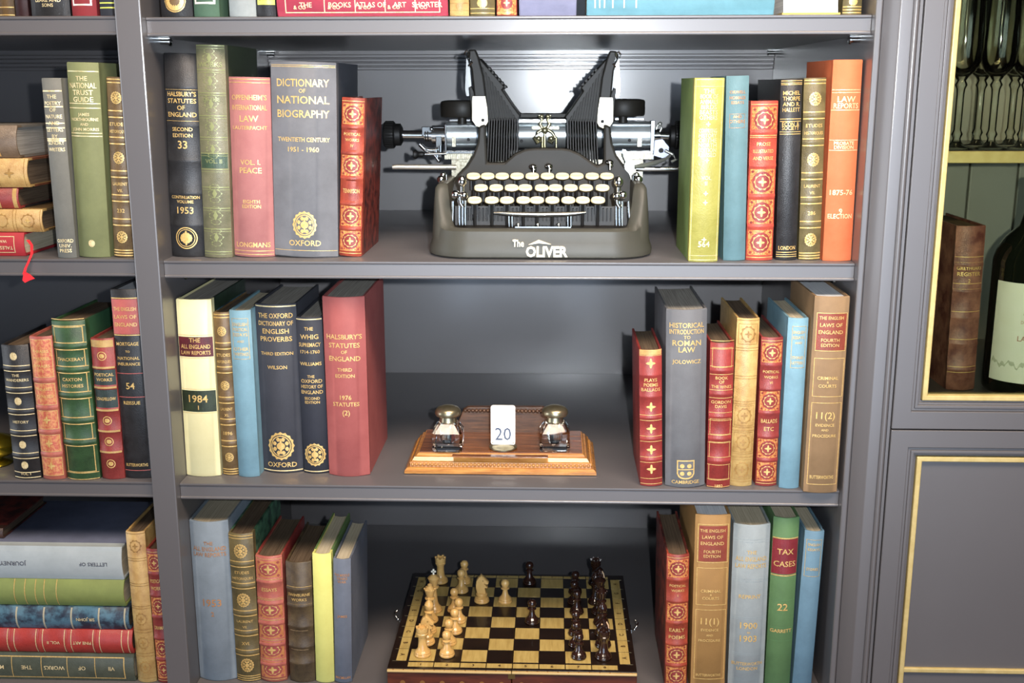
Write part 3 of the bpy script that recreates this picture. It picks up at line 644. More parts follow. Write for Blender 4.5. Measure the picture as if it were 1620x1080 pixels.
# ---- bottom shelf, right group
b = book('red and gold leather book with shabby boards, nearest the chess board on its right', 'D', (1056, 879), (1051.5, 1077), (1091, 877.5), (1088, 1077), lORED, .80, page=PAGED, board=MARBR, ydef=YD, bands=(.18, .34, .50, .66, .82), hb=.0014)
redgold(b, 6, ((1, ('POETICAL', 'WORKS', 'I')), (3, ('EARLY', 'POEMS')))); b.finish(RGN)
b = book('ochre brown volume with rust title label, marked 11(1), bottom shelf', 'D', (1100, 815), (1093, 1077), (1157.5, 815), (1147, 1077), cBRNO, .68, page=PAGEW, ydef=YD-.006, bulge=.08)
b.patch('L', b.h*(1-.255), b.h*(1-.06), -.38, .42); b.frame(.05, .262, -.42, .46, .0008); b.frame(.29, .50, -.42, .46, .0008); b.frame(.525, .925, -.42, .46, .0008)
for s, t, z in (('THE ENGLISH', .085, .0058), ('LAWS OF', .12, .0064), ('ENGLAND', .155, .0064), ('FOURTH', .20, .0056), ('EDITION', .225, .0056), ('CRIMINAL', .42, .0058), ('&', .44, .004), ('COURTS', .46, .0056), ('11(1)', .59, .0125), ('EVIDENCE', .64, .005), ('AND', .67, .004), ('PROCEDURE', .70, .005), ('BUTTERWORTHS', .90, .005)): b.text(s, t, z, maxw=.72, off=.0006)
b.finish({'L': ('title_label', LABX)})
b = book('pale blue cloth law report dated 1900 to 1903, bottom shelf', 'D', (1162, 831), (1152, 1077), (1221, 831), (1210, 1077), cPALE, .70, page=PAGE, ydef=YD, bulge=.16)
for t in (.085, .10, .32, .335, .55, .56, .77, .78): b.line(t, .0003, 'e')
for s, t, z in (('THE', .16, .007), ('ALL ENGLAND', .20, .0082), ('LAW REPORTS', .242, .0084), ('REPRINT', .425, .0074), ('1900', .60, .0125), ('to', .64, .005), ('1903', .68, .0125), ('BUTTERWORTH', .835, .0062), ('LONDON', .865, .0062)): b.text(s, t, z)
b.finish({'e': ('blind_rule', cloth('light_blue_rule', (160, 176, 182)))})
b = book('bright green cloth book with maroon label, tax reports numbered 22', 'D', (1226, 821.7), (1211.5, 1076), (1269.5, 818), (1251, 1076), cGREEN, .66, page=PAGE, ydef=YD+.004, bulge=.2)
b.patch('L', b.h*(1-.32), b.h*(1-.12), -.49, .49); b.line(.115, .0014); b.line(.328, .0014)
for s, t, z in (('TAX', .19, .0105), ('CASES', .26, .0105), ('22', .51, .014), ('GARRETT', .65, .0068)): b.text(s, t, z, off=.0006)
for t in (.34, .47, .63, .71): b.line(t, .0003, 'e')
b.finish({'L': ('title_label', leather('maroon_tax_label', (142, 40, 48), (124, 32, 40))), 'e': ('blind_rule', cloth('light_green_rule', (96, 148, 90)))})
b = book('medium blue cloth book at the right end of the bottom shelf', 'D', (1274.5, 841), (1255, 1075), (1306, 841), (1285.5, 1075), cloth('medium_blue_cloth', (96, 134, 156)), .62, page=PAGE, ydef=YD)
b.frame(.05, .275, -.4, .4, .0005)
for s, t, z in (('ENGLISH', .08, .005), ('ESSAYS', .11, .005), ('STORIES', .23, .0052)): b.text(s, t, z, maxw=.62)
b.finish()
# ---- bottom shelf, left bay uprights
b = book('tan calf book with tooled panels, leaning by the flat stack, bottom left', 'D', (195.5, 842.5), (216, 1073), (226.5, 841.7), (246, 1073), cTAN, .66, page=PAGED, left=True, ydef=.02)
for t in (.01, .17, .185, .335, .35, .485, .50, .64, .66, .80, .82, .97): b.line(t, .0007, 'k')
for t in (.09, .57, .73, .895): b.ring(t, .0075, .0062, 'k', rzf=1.15, n=20, scal=.1); b.cross(t, .004, 'k')
b.finish({'k': ('tooled_pattern', LT)})
b = book('red and gold leather book half hidden by the divider, bottom left', 'D', (229, 869), (248.5, 1074), (261, 869), (279, 1074), lLOZ, .68, page=PAGED, left=True, ydef=.02, bands=(.18, .34, .50, .66, .82), hb=.0014)
redgold(b, 6, ((1, ('POETICAL', 'WORKS')), (3, ('DRAMAS',)))); b.finish(RGN)
# ---- lying books
def lying(label, zbase, x_right, th, h, d, y, cover, **k):
    """flat on its side, spine to the front, head towards +x"""
    k.setdefault('group', 'flat books on the top shelf' if zbase > 1.55 else 'flat books stacked in the left section, '+('upper pile' if zbase > 1.2 else 'lower pile'))
    return Book(label, th-.0004, h, d, cover, loc=(x_right-h, y, zbase+th/2+.0002), rot=(0, pi/2, 0), **k)
zc_ = ZB+.0016
def st(px, py0, py1, y): a = P(px, py0, y); c = P(px, py1, y); return a.x, a.z-c.z
x, t = st(39, 373, 410, .035)
b = lying('red book lying flat with gilt frame and ribbon marker, bottom of the left stack', zc_, x, t, .19, .13, .03, cloth('scarlet_cloth', (184, 34, 44)), page=PAGE, bulge=.12)
b.frame(.06, .94, -.36, .36, .0009, 'p'); b.text('TALES OF', .14, .006, 'P', rot=1, x=.14); b.text('WAR', .14, .005, 'P', rot=1, x=-.14); b.finish()
bq = b; z0 = zc_+t
x, t = st(68, 337, 373, .04)
b = lying('tan tooled leather book lying flat second from the bottom of the left stack', z0, x, t, .20, .14, .034, cTAN, page=PAGED, board=lOLV2)
for tt in (.01, .16, .18, .34, .5): b.line(tt, .0008, 'k')
b.ring(.085, .0085, .007, 'k', n=20, scal=.1); b.cross(.085, .004); b.ring(.25, .0085, .007, 'k', n=20, scal=.1); b.finish({'k': ('tooled_pattern', LT)}); z0 += t
x, t = st(27, 303, 337, .04)
b = lying('crimson leather book with dark boards lying in the middle of the left stack', z0, x, t, .17, .13, .04, lLOZ, page=PAGED, board=mat('dark_marbled_board', (52, 48, 48), .5, 0, (26, 24, 26), 70), bands=(.16, .4, .6, .8), hb=.0012)
b.cross(.25, .006); b.disc(.32, .005, shape='f'); b.patch('Y', b.h*.96, b.h*.99); b.patch('Y', b.h*.84, b.h*.87, off=.0014); b.finish({'Y': ('worn_edge', cTAN)}); z0 += t
x, t = st(43, 257, 303, .04)
b = lying('tan spine book with brown boards lying second from the top of the left stack', z0, x, t, .18, .135, .036, cTAN, page=PAGED, board=leather('brown_board', (138, 76, 46), (110, 56, 34)))
for tt in (.02, .2, .4): b.line(tt, .0008, 'k')
b.cross(.12, .006, 'k'); b.finish({'k': ('tooled_pattern', LT)}); z0 += t
x, t = st(23, 204, 256, .04)
b = lying('thick brown and grey book on top of the left stack', z0, x, t, .17, .14, .04, leather('umber_leather', (120, 100, 78), (92, 74, 56)), page=PAGEG, board=cloth('grey_board', (130, 124, 112)))
b.patch('G', b.h*.72, b.h*.86, -.44, .44); b.frame(.13, .29, -.45, .45, .0012); b.text('RECORDS', .21, .006, rot=1, off=.0006); b.finish({'G': ('title_label', LABG)})
# red ribbon marker hanging over the shelf edge
rb = MB(); RIB = mat('red_ribbon', (226, 40, 50), .5)
pts = [P(44, 380, .028), P(50, 388, .022), P(50, 402, .012), P(46, 412, .008), P(40, 425, .006), P(38, 434, .005)]
wd = [.004, .003, .003, .003, .0032, .004]
v = []; f = []
for p, q in zip(pts, wd): v += [p+Vector((-q/2, 0, 0)), p+Vector((q/2, 0, 0)), p+Vector((q/2, .0008, .0004)), p+Vector((-q/2, .0008, .0004))]
for i in range(len(pts)-1):
    for k in range(4): f.append((i*4+k, i*4+(k+1) % 4, i*4+4+(k+1) % 4, i*4+4+k))
rb.add(v, f)
bow = [(38, 430), (46, 434), (54, 441), (48, 443), (40, 447), (36, 443), (37, 436)]
q = [P(a, c, .004) for a, c in bow]; rb.prism([(p.x, p.z) for p in q], .003, .0062, 'y')
o = rb.build('ribbon_marker', RIB, bq.root); o.matrix_parent_inverse = (Matrix.Translation(bq.root.location) @ bq.root.rotation_euler.to_matrix().to_4x4()).inverted()
# bottom left stack
zc_ = ZD+.0016
def stz(py0, py1, y): return P(100, py0, y).z-P(100, py1, y).z
z0 = zc_
t = P(100, 1035, .02).z-zc_; b = lying('dark green book with gilt frame, lowest of the bottom left stack', z0, P(212, 1060, .02).x, t, .25, .17, .02, leather('bottle_green_leather', (78, 84, 68), (62, 68, 54)), page=PAGE, bulge=.1)
b.frame(.05, .86, -.40, .40, .0014)
for tt in (.21, .36, .50, .66): b.line(tt, .0009, x0=-.38, x1=.38)
for tt, s in ((.12, 'VII'), (.28, 'OF'), (.43, 'WORKS'), (.58, 'THE'), (.76, 'MILTON')): b.text(s, tt, .0078, 'P', rot=1, off=.0006)
b.finish(); z0 += t
t = P(100, 997, .022).z-z0; b = lying('bright red leather book with gilt bands, second up in the bottom left stack', z0, P(208, 1010, .02).x, t, .24, .17, .02, leather('scarlet_leather', (184, 50, 42), (164, 40, 35)), page=PAGED, board=lRED, bands=(.2, .36, .52, .68, .84), hb=.0014)
fillets(b, (.04, .20, .36, .52, .68, .84), 'p', .001, .0045); b.text('FINE ART', .28, .006, 'P', rot=1); b.text('VOL. II', .44, .006, 'P', rot=1); b.finish(); z0 += t
t = P(100, 961, .024).z-z0; b = lying('blue marbled book with pale raised bands in the middle of the bottom left stack', z0, P(203, 980, .022).x, t, .23, .16, .022, MARBB, page=PAGED, board=MARBB, bands=(.17, .33, .49, .65, .81), hb=.0014)
for tt in (.02, .17, .33, .49, .65, .81): b.line(tt, .0022, 'Y', off=.0017)
b.text('SIR JOHN', .25, .006, 'P', rot=1); b.finish({'Y': ('pale_band', cloth('pale_band_cloth', (176, 168, 140)))}); z0 += t
t = P(100, 917, .028).z-z0; b = lying('moss green cloth book lying second from the top, bottom left stack', z0, P(195, 940, .024).x, t, .235, .165, .024, cloth('moss_spine_cloth', (128, 144, 70)), page=PAGE, board=cMOSS)
for tt in (.38, .45, .5, .56, .62): b.line(tt, .001, 'C2')
b.finish({'C2': ('gilt_rule', GILT)}); z0 += t
t = P(100, 864, .03).z-z0; b = lying('thick pale blue book with blue cover on top of the bottom left stack', z0, P(192, 890, .026).x, t, .235, .165, .026, cloth('grey_white_spine', (168, 180, 184), (156, 168, 172)), page=PAGE, board=cloth('periwinkle_board', (108, 116, 144)), bulge=.1)
GI = mat('dark_ink', (70, 72, 84), .6); b.text('LETTERS OF', .16, .007, 'i', rot=1); b.text('JOURNEYS', .62, .008, 'i', rot=1); b.finish({'i': ('spine_lettering', GI)})
ztop = z0+t
# small marbled book leaning back behind, far left
b = Book('small brown marbled book lying on the blue book, far left edge', .014, .15, .13, leather('dark_brown_leather', (84, 56, 44), (58, 38, 30)), page=PAGED, board=MARBR, loc=(P(4, 845, .05).x-.15, .05, ztop+.0075), rot=(0, pi/2, 0)); b.finish()
# ---- top shelf (only the feet of these books are in view)
def foot(label, l, r, yb, h, cover, left=False, **k):
    z = ZA+(.0016 if left else 0); y = max(RC+.003, PZ((l+r)/2, yb, z).y)
    a = P(l, yb, y).x; c = P(r, yb, y).x
    k.setdefault('group', 'upright books on the top shelf')
    return Book(label, c-a-.0006, h, h*.68, cover, loc=((a+c)/2, y, z+.0002), **k)
b = foot('gold-brown book foot at the far left of the top shelf', -4, 23, 33, .23, lOLV2, True)
for t in (.93, .97, .99): b.line(t, .001)
b.finish()
b = foot('dark maroon book foot, second from left on the top shelf', 24, 45, 32, .22, leather('dark_maroon', (64, 34, 36), (44, 24, 26)), True); b.finish()
b = foot('wide black book foot with yellow lettering, top shelf left section', 46, 108, 31, .24, lBLK, True)
b.text('LEAKE AND', .905, .006, 'P'); b.text('SONS', .93, .0055, 'P'); b.finish()
b = foot('red book foot with white framed panel, top shelf left section', 112, 152, 30, .22, cloth('crimson_cloth', (168, 50, 56)), True)
b.frame(.6, .93, -.42, .36, .002, 'W'); b.finish({'W': ('silver_frame', mat('silver_foil', (226, 216, 206), .4, .3))})
b = foot('dark blue book foot with yellow rules, top shelf beside the divider', 157, 186, 29, .22, lNAVY, True)
for t in (.92, .945): b.line(t, .0016, 'y')
b.disc(.88, .006, .005, 'y'); b.finish({'y': ('yellow_rules', mat('yellow_foil', (224, 226, 96), .45, .1))})
b = foot('black book foot with round gilt medal, top shelf by the divider', 252, 303, 24.5, .25, lBLK); b.disc(.93, .0125, off=.0004); b.ring(.93, .0115, .0105, 'k', off=.0006); b.disc(.93, .006, key='k', off=.0006, shape='f'); b.finish({'k': ('medal_pattern', lOLV2)})
b = foot('green book foot with silver framed panel, top shelf', 305, 346, 25, .23, cloth('forest_cloth', (72, 104, 80)))
b.frame(.6, .938, -.44, .38, .0022, 'W'); b.finish({'W': ('silver_frame', MATS['silver_foil'])})
b = foot('plain pale grey book foot on the top shelf', 361, 404, 25.5, .23, cloth('pale_grey_cloth', (152, 158, 156))); b.finish()
b = foot('black book foot with yellow label, top shelf left of the flat red book', 406, 436, 24, .22, lBLK)
b.patch('y', b.h*.06, b.h*.13); b.text('GARDEN', .91, .005, 'k', off=.0006); b.finish({'y': ('yellow_label', MATS['yellow_foil']), 'k': ('label_lettering', BLKF)})
def flat(label, l, r, yb, th, d, cover, **k):
    y = max(RC+.003, PZ((l+r)/2, yb, ZA).y); a = P(l, yb, y).x; c = P(r, yb, y).x
    return lying(label, ZA, c, th, c-a, d, y, cover, **k)
b = flat('long crimson book lying flat with gilt framed spine, top shelf', 438, 708.5, 23.5, .045, .16, cloth('rose_red_cloth', (168, 44, 66)), bulge=.08)
b.frame(.045, .95, -.40, .42, .0011, 'P2')
for t in (.33-.14, .24+.125, .54, .72): b.line(t, .0011, 'P2', -.4, .4, )
for t, s in ((.12, 'SHORTER'), (.28, 'ART'), (.45, 'ATLAS OF'), (.63, 'BOOKS'), (.83, 'THE')): b.text(s, t, .008, 'P', rot=-1, x=.22); b.text('& CO', t+.035, .006, 'P', rot=-1, x=.28)
b.finish({'P2': ('gilt_frame', GILTP)})
b = foot('tan tooled book foot between flat red and olive books, top shelf', 711, 742, 22.3, .20, cTAN)
for t in (.9, .93, .97): b.line(t, .0007, 'k')
b.disc(.95, .004, key='k', shape='f'); b.finish({'k': ('tooled_pattern', LT)})
b = foot('olive and gilt book foot in the middle of the top shelf', 743, 783, 22.3, .20, lOLV)
for t in (.89, .96, .985): b.line(t, .0009)
b.disc(.93, .006, shape='f'); b.finish()
b = foot('red and gold book foot left of the periwinkle book, top shelf', 785, 818, 22.3, .20, lLOZ)
b.patch('F', b.h*.005, b.h*.12, -.46, .46); b.disc(.93, b.w*.3, .007, 'Z', off=.0003); b.cross(.93, .004); b.line(.985, .0007); b.finish(RGN)
b = flat('thick periwinkle blue book lying on the top shelf', 821, 912, 21.5, .06, .12, cloth('periwinkle_cloth', (128, 130, 160))); b.finish()
b = flat('long teal cloth book lying flat with pale gilt title, top shelf', 928, 1225, 21.8, .04, .16, cloth('light_teal_cloth', (92, 148, 164)), bulge=.1)
for t in (.955, .93, .905, .86, .8, .735): b.line(t, .0012, 'p', -.42, .3)
for t, s in ((.885, 'ART'), (.83, 'LIFE'), (.77, 'VOL')): b.text(s, t, .008, 'P', rot=-1)
b.finish()
yy = RC+.012; a = P(1238, 24, yy).x; c = P(1330, 24, yy).x
b = Book('pale book lying with its white page edges facing out, top shelf', .034, c-a, .15, cloth('mustard_cloth', (190, 160, 70)), page=PAGEW, loc=(c-.0005, yy+.15, ZA+.0172), rot=(0, pi/2, pi)); b.finish()
b = foot('olive gilt-banded book foot at the right end of the top shelf', 1333, 1364, 25, .22, lOLV)
for t in (.88, .90, .955, .97, .985): b.line(t, .0012)
b.disc(.93, .005, shape='f'); b.finish()
# ------------------------------------------------------------------ typewriter
TC = P(855, 400, .18); TX = -.0140; TY0 = .030; TZ = ZB
ORG = Vector((TX, .18, TZ))
tw = thing('typewriter', 'antique dark green-black typewriter with two winged typebar towers and cream keys', 'typewriter', ORG)
def TB(m, name, mats, **k): return m.build(name, mats, tw, org=ORG, **k)
def TE(m, name, mats, **k): m.build_each(name, mats, tw, org=ORG, **k)
# base casting
hw, dep = .139, .30
zf = P(855, 363, TY0+.004).z-TZ; zw = P(700, 287, .10).z-TZ
def foot_path(inset, n=72):
    out = []; hx, hy = hw-inset, dep/2-inset; r = max(.012, .052-inset*.8)
    cyy = TY0+dep/2
    for (cx, cy2, a0) in ((hx-r, -(hy-r), -pi/2), (hx-r, hy-r, 0), (-(hx-r), hy-r, pi/2), (-(hx-r), -(hy-r), pi)):
        for k in range(n//4):
            a = a0+(pi/2)*k/(n//4-1); out.append((TX+cx+r*cos(a), cyy+cy2+r*sin(a)))
    return out
def hgt(y):
    u = (y-(TY0+.010))/.036; u = min(1, max(0, u)); return zf+(zw-zf)*(u*u*(3-2*u))
def ringv(inset, fz):
    p = foot_path(inset); q = foot_path(0)
    return [(a, b, TZ+fz(q[i][1])) for i, (a, b) in enumerate(p)]
m = MB(); rings = [ringv(.0045, lambda y: .0005), ringv(.0005, lambda y: .003), ringv(.0, lambda y: .010), ringv(.0035, lambda y: zf*.55), ringv(.0055, lambda y: zf-.003+(hgt(y)-zf)*.45), ringv(.008, lambda y: hgt(y)-.006), ringv(.011, lambda y: hgt(y)-.0018), ringv(.0145, lambda y: hgt(y)), ringv(.0215, lambda y: hgt(y)-.0006), ringv(.0235, lambda y: hgt(y)-.003), ringv(.024, lambda y: .012)]
n = len(rings[0]); v = [p for r in rings for p in r]; f = []
for j in range(len(rings)-1):
    for k in range(n): f.append((j*n+k, j*n+(k+1) % n, (j+1)*n+(k+1) % n, (j+1)*n+k))
f.append([(len(rings)-1)*n+k for k in range(n)]); f.append(list(range(n))[::-1]); m.add(v, f); TB(m, 'base_casting', OLIVE, smooth=50)
# lettering and pediment
LET = mat('cream_gold_lettering', (236, 226, 196), .45, .1)
m = MB()
def flat_text(m, s, x, z, size, y, maxw=None, bold=.03, d=.0006):
    vs, fs, wd = text_mesh(s, bold); sx = size if not maxw else maxw/wd
    m.add([(x+a*sx, y, z+b*size) for a, b in vs], fs)
yl = lambda py: P(865, py, TY0).z
q0, q1 = P(832, 397, TY0+.003), P(898, 397, TY0+.003)
flat_text(m, 'OLIVER', (q0.x+q1.x)/2, q0.z, .0175, TY0+.0005, q1.x-q0.x, .035)
q0, q1 = P(811, 384, TY0+.003), P(829, 384, TY0+.003); flat_text(m, 'The', (q0.x+q1.x)/2, q0.z, .0115, TY0+.0012, q1.x-q0.x, .02)
tr = [P(a, c, TY0) for a, c in ((836, 387), (852, 379.5), (872, 386.5), (852, 384.5))]; m.add([(p.x, TY0+.0012, p.z) for p in tr], [(0, 1, 2, 3)])
lo = TB(m, 'logo_lettering', LET)
sd = lo.modifiers.new('thick', 'SOLIDIFY'); sd.thickness = .0045; sd.offset = 0
# hood and frame
def poly(pts, y): return [(P(a, c, y).x, P(a, c, y).z) for a, c in pts]
hood = [(712, 302), (716, 288), (726, 274), (738, 262), (748, 246), (755, 226), (757, 200), (768, 196), (771, 257), (798, 257), (814, 243), (830, 236), (845, 234), (888, 234), (902, 236), (918, 243), (945, 262), (955, 258), (955, 196), (966, 200), (969, 226), (976, 246), (988, 262), (1001, 274), (1012, 288), (1016, 302), (1010, 352), (716, 352)]
m = MB().prism(poly(hood, .155), .155, .167, 'y'); TB(m, 'front_hood', mat('brown_black_enamel', (44, 41, 36), .5, 0, (38, 36, 31), 14, .05, 500, .25), bevel=.003)
def mir(pts): return [(1717-a, c+2) for a, c in pts]
tower = [(738, 86), (742, 79), (752, 78), (757, 90), (765, 120), (770, 160), (772, 200), (757, 206), (752, 190), (750, 150), (746, 110)]
wing = [(756, 90), (760, 94), (798, 137), (794, 142), (811, 167), (823, 183), (820, 190), (770, 192), (764, 150)]
for fn in (lambda p: p, mir):
    m = MB(); m.prism(poly(fn(tower), .170), .168, .186, 'y'); m.prism(poly(fn(tower), .262), .258, .27, 'y'); TB(m, 'typebar_tower', BLACK, bevel=.002)
    m = MB().prism(poly(fn(wing), .182), .180, .262, 'y'); 
    TB(m, 'typebar_shield', BLACK, bevel=.0012)
    m = MB()
    for k in range(12):
        u = k/11; bx, by = 771+47*u, 258-4*u; tx, ty = 774+45*u, 187
        hxp = 758+60*u; hyp = 96+82*u
        for (pa, pb) in (((bx, by), (tx, ty)),):
            m = MB(); pp = poly(fn([(pa[0]-1.1, pa[1]), (pb[0]-1.1, pb[1]), (pb[0]+1.3, pb[1]), (pa[0]+1.3, pa[1])]), .172+.002*(k % 2))
            m.prism(pp, .172+.0015*(k % 2), .20, 'y')
        pp = poly(fn([(tx-1.1, ty+2), (hxp-1.5+6*(1-u), hyp+10), (hxp+.8+6*(1-u), hyp+12), (tx+1.1, ty+2)]), .178)
        m.prism(pp, .1765, .1815, 'y'); TB(m, 'typebar', BLACK, bevel=.0004)
    m = MB()
    for k in range(6):
        u = k/5; a, c = 772+25*u, 108+28*u
        m.prism(poly(fn([(a, c), (a+3, c-2), (a+5.5, c+2.5), (a+1.5, c+4)]), .178), .176, .20, 'y')
    TB(m, 'serrated_edge', BLACK, bevel=.0004)
    plate = [(747, 158), (748, 152), (768, 152), (771, 170), (772.5, 192), (769, 198), (761, 201.5), (753, 199), (747, 190)]
    m = MB().prism(poly(fn(plate), .163), .160, .1635, 'y'); 
    cx, cz = poly(fn([(764, 190)]), .16)[0]; m.lathe([(.0022, 0), (.0022, .0006)], (cx, .1585, cz), 12, 'y', 1)
    TB(m, 'pivot_plate', [mat('ivory_nickel', (186, 178, 156), .34, .3), DARK], bevel=.0012)
    link = [(738, 92), (743, 100), (747, 152), (738, 152), (736, 140)]
    m = MB().prism(poly(fn(link), .20), .198, .202, 'y')
    hk = [(737, 90), (735, 84), (738, 80), (743, 83), (742, 92), (747, 99), (742, 104)]
    m.tube([P(a, c, .165) for a, c in fn(hk)], .0013, 8); TB(m, 'lift_link', CHROME, smooth=40)
    # ribbon spool housing
    c = P(fn([(731, 172)])[0][0], 172 if fn([(0, 0)])[0][0] == 0 else 170, .215)
    m = MB().lathe([(.001, -.011), (.0275, -.011), (.029, -.009), (.029, .0075), (.0275, .010), (.020, .0112), (.001, .0112)], c, 36)
    m.lathe([(.006, -.02), (.006, -.011)], c, 16); TB(m, 'ribbon_spool', BLACK, smooth=40)
    arm = [(742, 138), (746, 136), (752, 150), (752, 190), (746, 190), (744, 160)]
    m = MB().prism(poly(fn(arm), .178), .176, .188, 'y'); TB(m, 'spool_bracket', BLACK, bevel=.001)
# platen and carriage
YP = .235; zp = P(855, 213, YP).z; rp_ = .0178
xl, xr = P(706, 213, YP).x, P(1031, 213, YP).x
m = MB().lathe([(rp_, 0), (rp_, xr-xl)], (xl, YP, zp), 40, 'x')
for a in (713, 763, 766, 969, 972, 1020): xx = P(a, 213, YP).x; m.lathe([(rp_+.0006, 0), (rp_+.0006, .0012)], (xx, YP, zp), 40, 'x')
TB(m, 'platen', SATIN, smooth=40)
for a, c in ((741, 221), (996, 222), (825, 223)): p = P(a, c, YP-.0182); m = MB(); m.lathe([(.0022, 0), (.0022, .0022)], p, 10, 'y'); TB(m, 'platen_screw', DARK)
for a in (718, 1012):
    p0, p1 = P(a-3, 216, YP-.019), P(a+3, 232, YP-.019); m = MB(); m.box(p0.x, p1.x, YP-.0185, YP-.012, p1.z, p0.z); TB(m, 'platen_slot', CHROMED)
m = MB()
for a0, a1, c0, c1, yb in ((704, 708, 196, 250, .222), (1029, 1034, 190, 252, .222), (668, 704, 200, 215, .235), (690, 700, 215, 248, .23), (704, 770, 238, 243, .215), (965, 1033, 238, 243, .215)):
    p0, p1 = P(a0, c0, yb), P(a1, c1, yb); m.box(p0.x, p1.x, yb-.008, yb+.012, p1.z, p0.z)
TE(m, 'carriage_frame', CHROME, bevel=.0008)
m = MB()
for a0, a1, c0, c1 in ((820, 898, 188, 194), (712, 745, 188, 192), (972, 1018, 186, 190), (706, 770, 197, 200), (968, 1030, 196, 198)):
    p0, p1 = P(a0, c0, .226), P(a1, c1, .226); m.box(p0.x, p1.x, .215, .232, p1.z, p0.z)
TE(m, 'paper_rail', CHROME, bevel=.0006)
p0, p1 = P(812, 179, .25), P(905, 186, .25)
m = MB().box(p0.x, p1.x, .236, .26, p1.z, p0.z)
for s, (a, c) in ((1, (824, 181)), (-1, (895, 182))): m.tube([P(a, c, .24), P(a-s*8, c-5, .23), P(a-s*14, c-8, .21)], .0024, 8)
TB(m, 'top_rail', BLACK, bevel=.001)
m = MB()
for a0, a1 in ((703, 762), (962, 1030)):
    p0, p1 = P(a0, 243, .205), P(a1, 252, .205); m.box(p0.x, p1.x, .21, .216, p1.z, p0.z)
    k = 0; x = p0.x
    while x < p1.x: m.box(x, x+.0011, .2055, .2105, p1.z, p0.z); x += .0027
TB(m, 'margin_rack', CHROMED)
m = MB(); p0, p1 = P(703, 252, .205), P(1030, 290, .205); m.box(p0.x+.01, p1.x-.012, .20, .205, p1.z, p0.z); TB(m, 'carriage_apron', CHROMED)
# knobs and shafts
for (xa, xb, cyp, s) in ((607, 637, 213, 1), (1080, 1058, 215, -1)):
    a = P(xa, cyp, YP); b2 = P(xb, cyp, YP); L = abs(b2.x-a.x); m = MB(); N = 32
    prof = [(.012, 0), (.0165, .001), (.0178, .003), (.0178, L*.55), (.0165, L*.6), (.0150, L*.63), (.0150, L*.9), (.010, L)]
    if s < 0: prof = [(r, -h) for r, h in prof][::-1]
    m.lathe(prof, a, 28, 'x')
    for k in range(28):
        an = 2*pi*k/28; m.cyl((a.x+s*.003, YP+.0178*cos(an), zp+.0178*sin(an)), (a.x+s*L*.55, YP+.0178*cos(an), zp+.0178*sin(an)), .0009, 6)
    TB(m, 'platen_knob', RUB, smooth=35)
m = MB(); a, c = P(636, 213, YP), P(706, 213, YP); m.cyl(a, c, .0058, 20); m.cyl(P(672, 213, YP), c, .0088, 20); m.cyl(P(684, 213, YP), c, .0125, 20)
a, c = P(1060, 215, YP), P(1031, 214, YP); m.cyl(c, a, .0056, 20); m.cyl(c, P(1044, 214, YP), .0085, 20); TB(m, 'platen_shaft', CHROME, smooth=40)
m = MB()
for a in (673, 677): m.lathe([(.0095, 0), (.0095, .0015)], P(a, 213, YP), 20, 'x')
TE(m, 'shaft_collar', BLACK)
# rods and levers
m = MB(); m.tube([P(621, 264, .19), P(630, 263.5, .19), P(722, 264.5, .19)], [.0032, .0036, .0036], 14); TB(m, 'carriage_lever', mat('satin_nickel', (216, 210, 196), .26, .85), smooth=50)
m = MB(); m.cyl(P(1006, 267, .19), P(1096, 267, .19), .0034, 14); TB(m, 'tabulator_rod', CHROME, smooth=50)
m = MB(); m.cyl(P(664, 244, .20), P(706, 243, .20), .0018, 10); m.tube([P(664, 228, .21), P(672, 236, .21), P(684, 238, .21), P(694, 236, .21)], .003, 8); m.tube([P(672, 238, .205), P(688, 246, .205), P(694, 254, .205)], .0018, 8)
for a, c in ((692, 244), (697, 230), (690, 236)): m.cyl(P(a, c, .205), P(a, c+10, .205), .0013, 8)
for a, c in ((683, 204), (688, 240), (694, 254)): m.ball(P(a, c, .21), .0028)
TB(m, 'release_lever', CHROME, smooth=50)
m = MB(); m.lathe([(.002, -.004), (.006, -.003), (.0065, 0), (.003, .004), (.004, .009), (.002, .012)], P(658, 244, .20), 16, 'x'); TB(m, 'lever_knob', RUB, smooth=50)
m = MB()
crank = [(985, 236), (990, 237), (992, 248), (996, 257), (1003, 262), (1003, 268), (1000, 272), (1004, 285), (1000, 288), (995, 274), (989, 268), (989, 260), (990, 256), (986, 246)]
m.prism(poly(crank, .145), .143, .147, 'y'); m.lathe([(.0058, 0), (.0058, .002)], P(995, 262, .141), 18, 'y'); m.lathe([(.0042, 0), (.0042, .001)], P(995, 262, .1402), 18, 'y')
m.tube([P(1003, 264, .15), P(1018, 262, .16), P(1035, 258, .17), P(1050, 253, .18), P(1060, 246, .19)], [.002, .0035, .0035, .002, .0018], 8)
m.ball(P(1044, 196, .22), .003); m.tube([P(1038, 205, .22), P(1041, 197, .22), P(1045, 195, .22), P(1047, 202, .22), P(1044, 208, .22)], .0012, 8)
m.tube([P(1052, 238, .195), P(1064, 244, .195), P(1070, 252, .195), P(1062, 256, .195)], .002, 8)
TB(m, 'bell_crank', mat('dull_nickel', (190, 192, 184), .3, .8), smooth=50)
m = MB(); m.prism(poly([(1036, 222), (1048, 220), (1058, 232), (1058, 246), (1048, 250), (1034, 246)], .205), .204, .208, 'y'); m.lathe([(.0033, 0), (.0033, .0008)], P(1046, 238, .2032), 14, 'y', 1); TB(m, 'return_plate', [mat('blued_steel', (124, 128, 146), .4, .6), DARK])
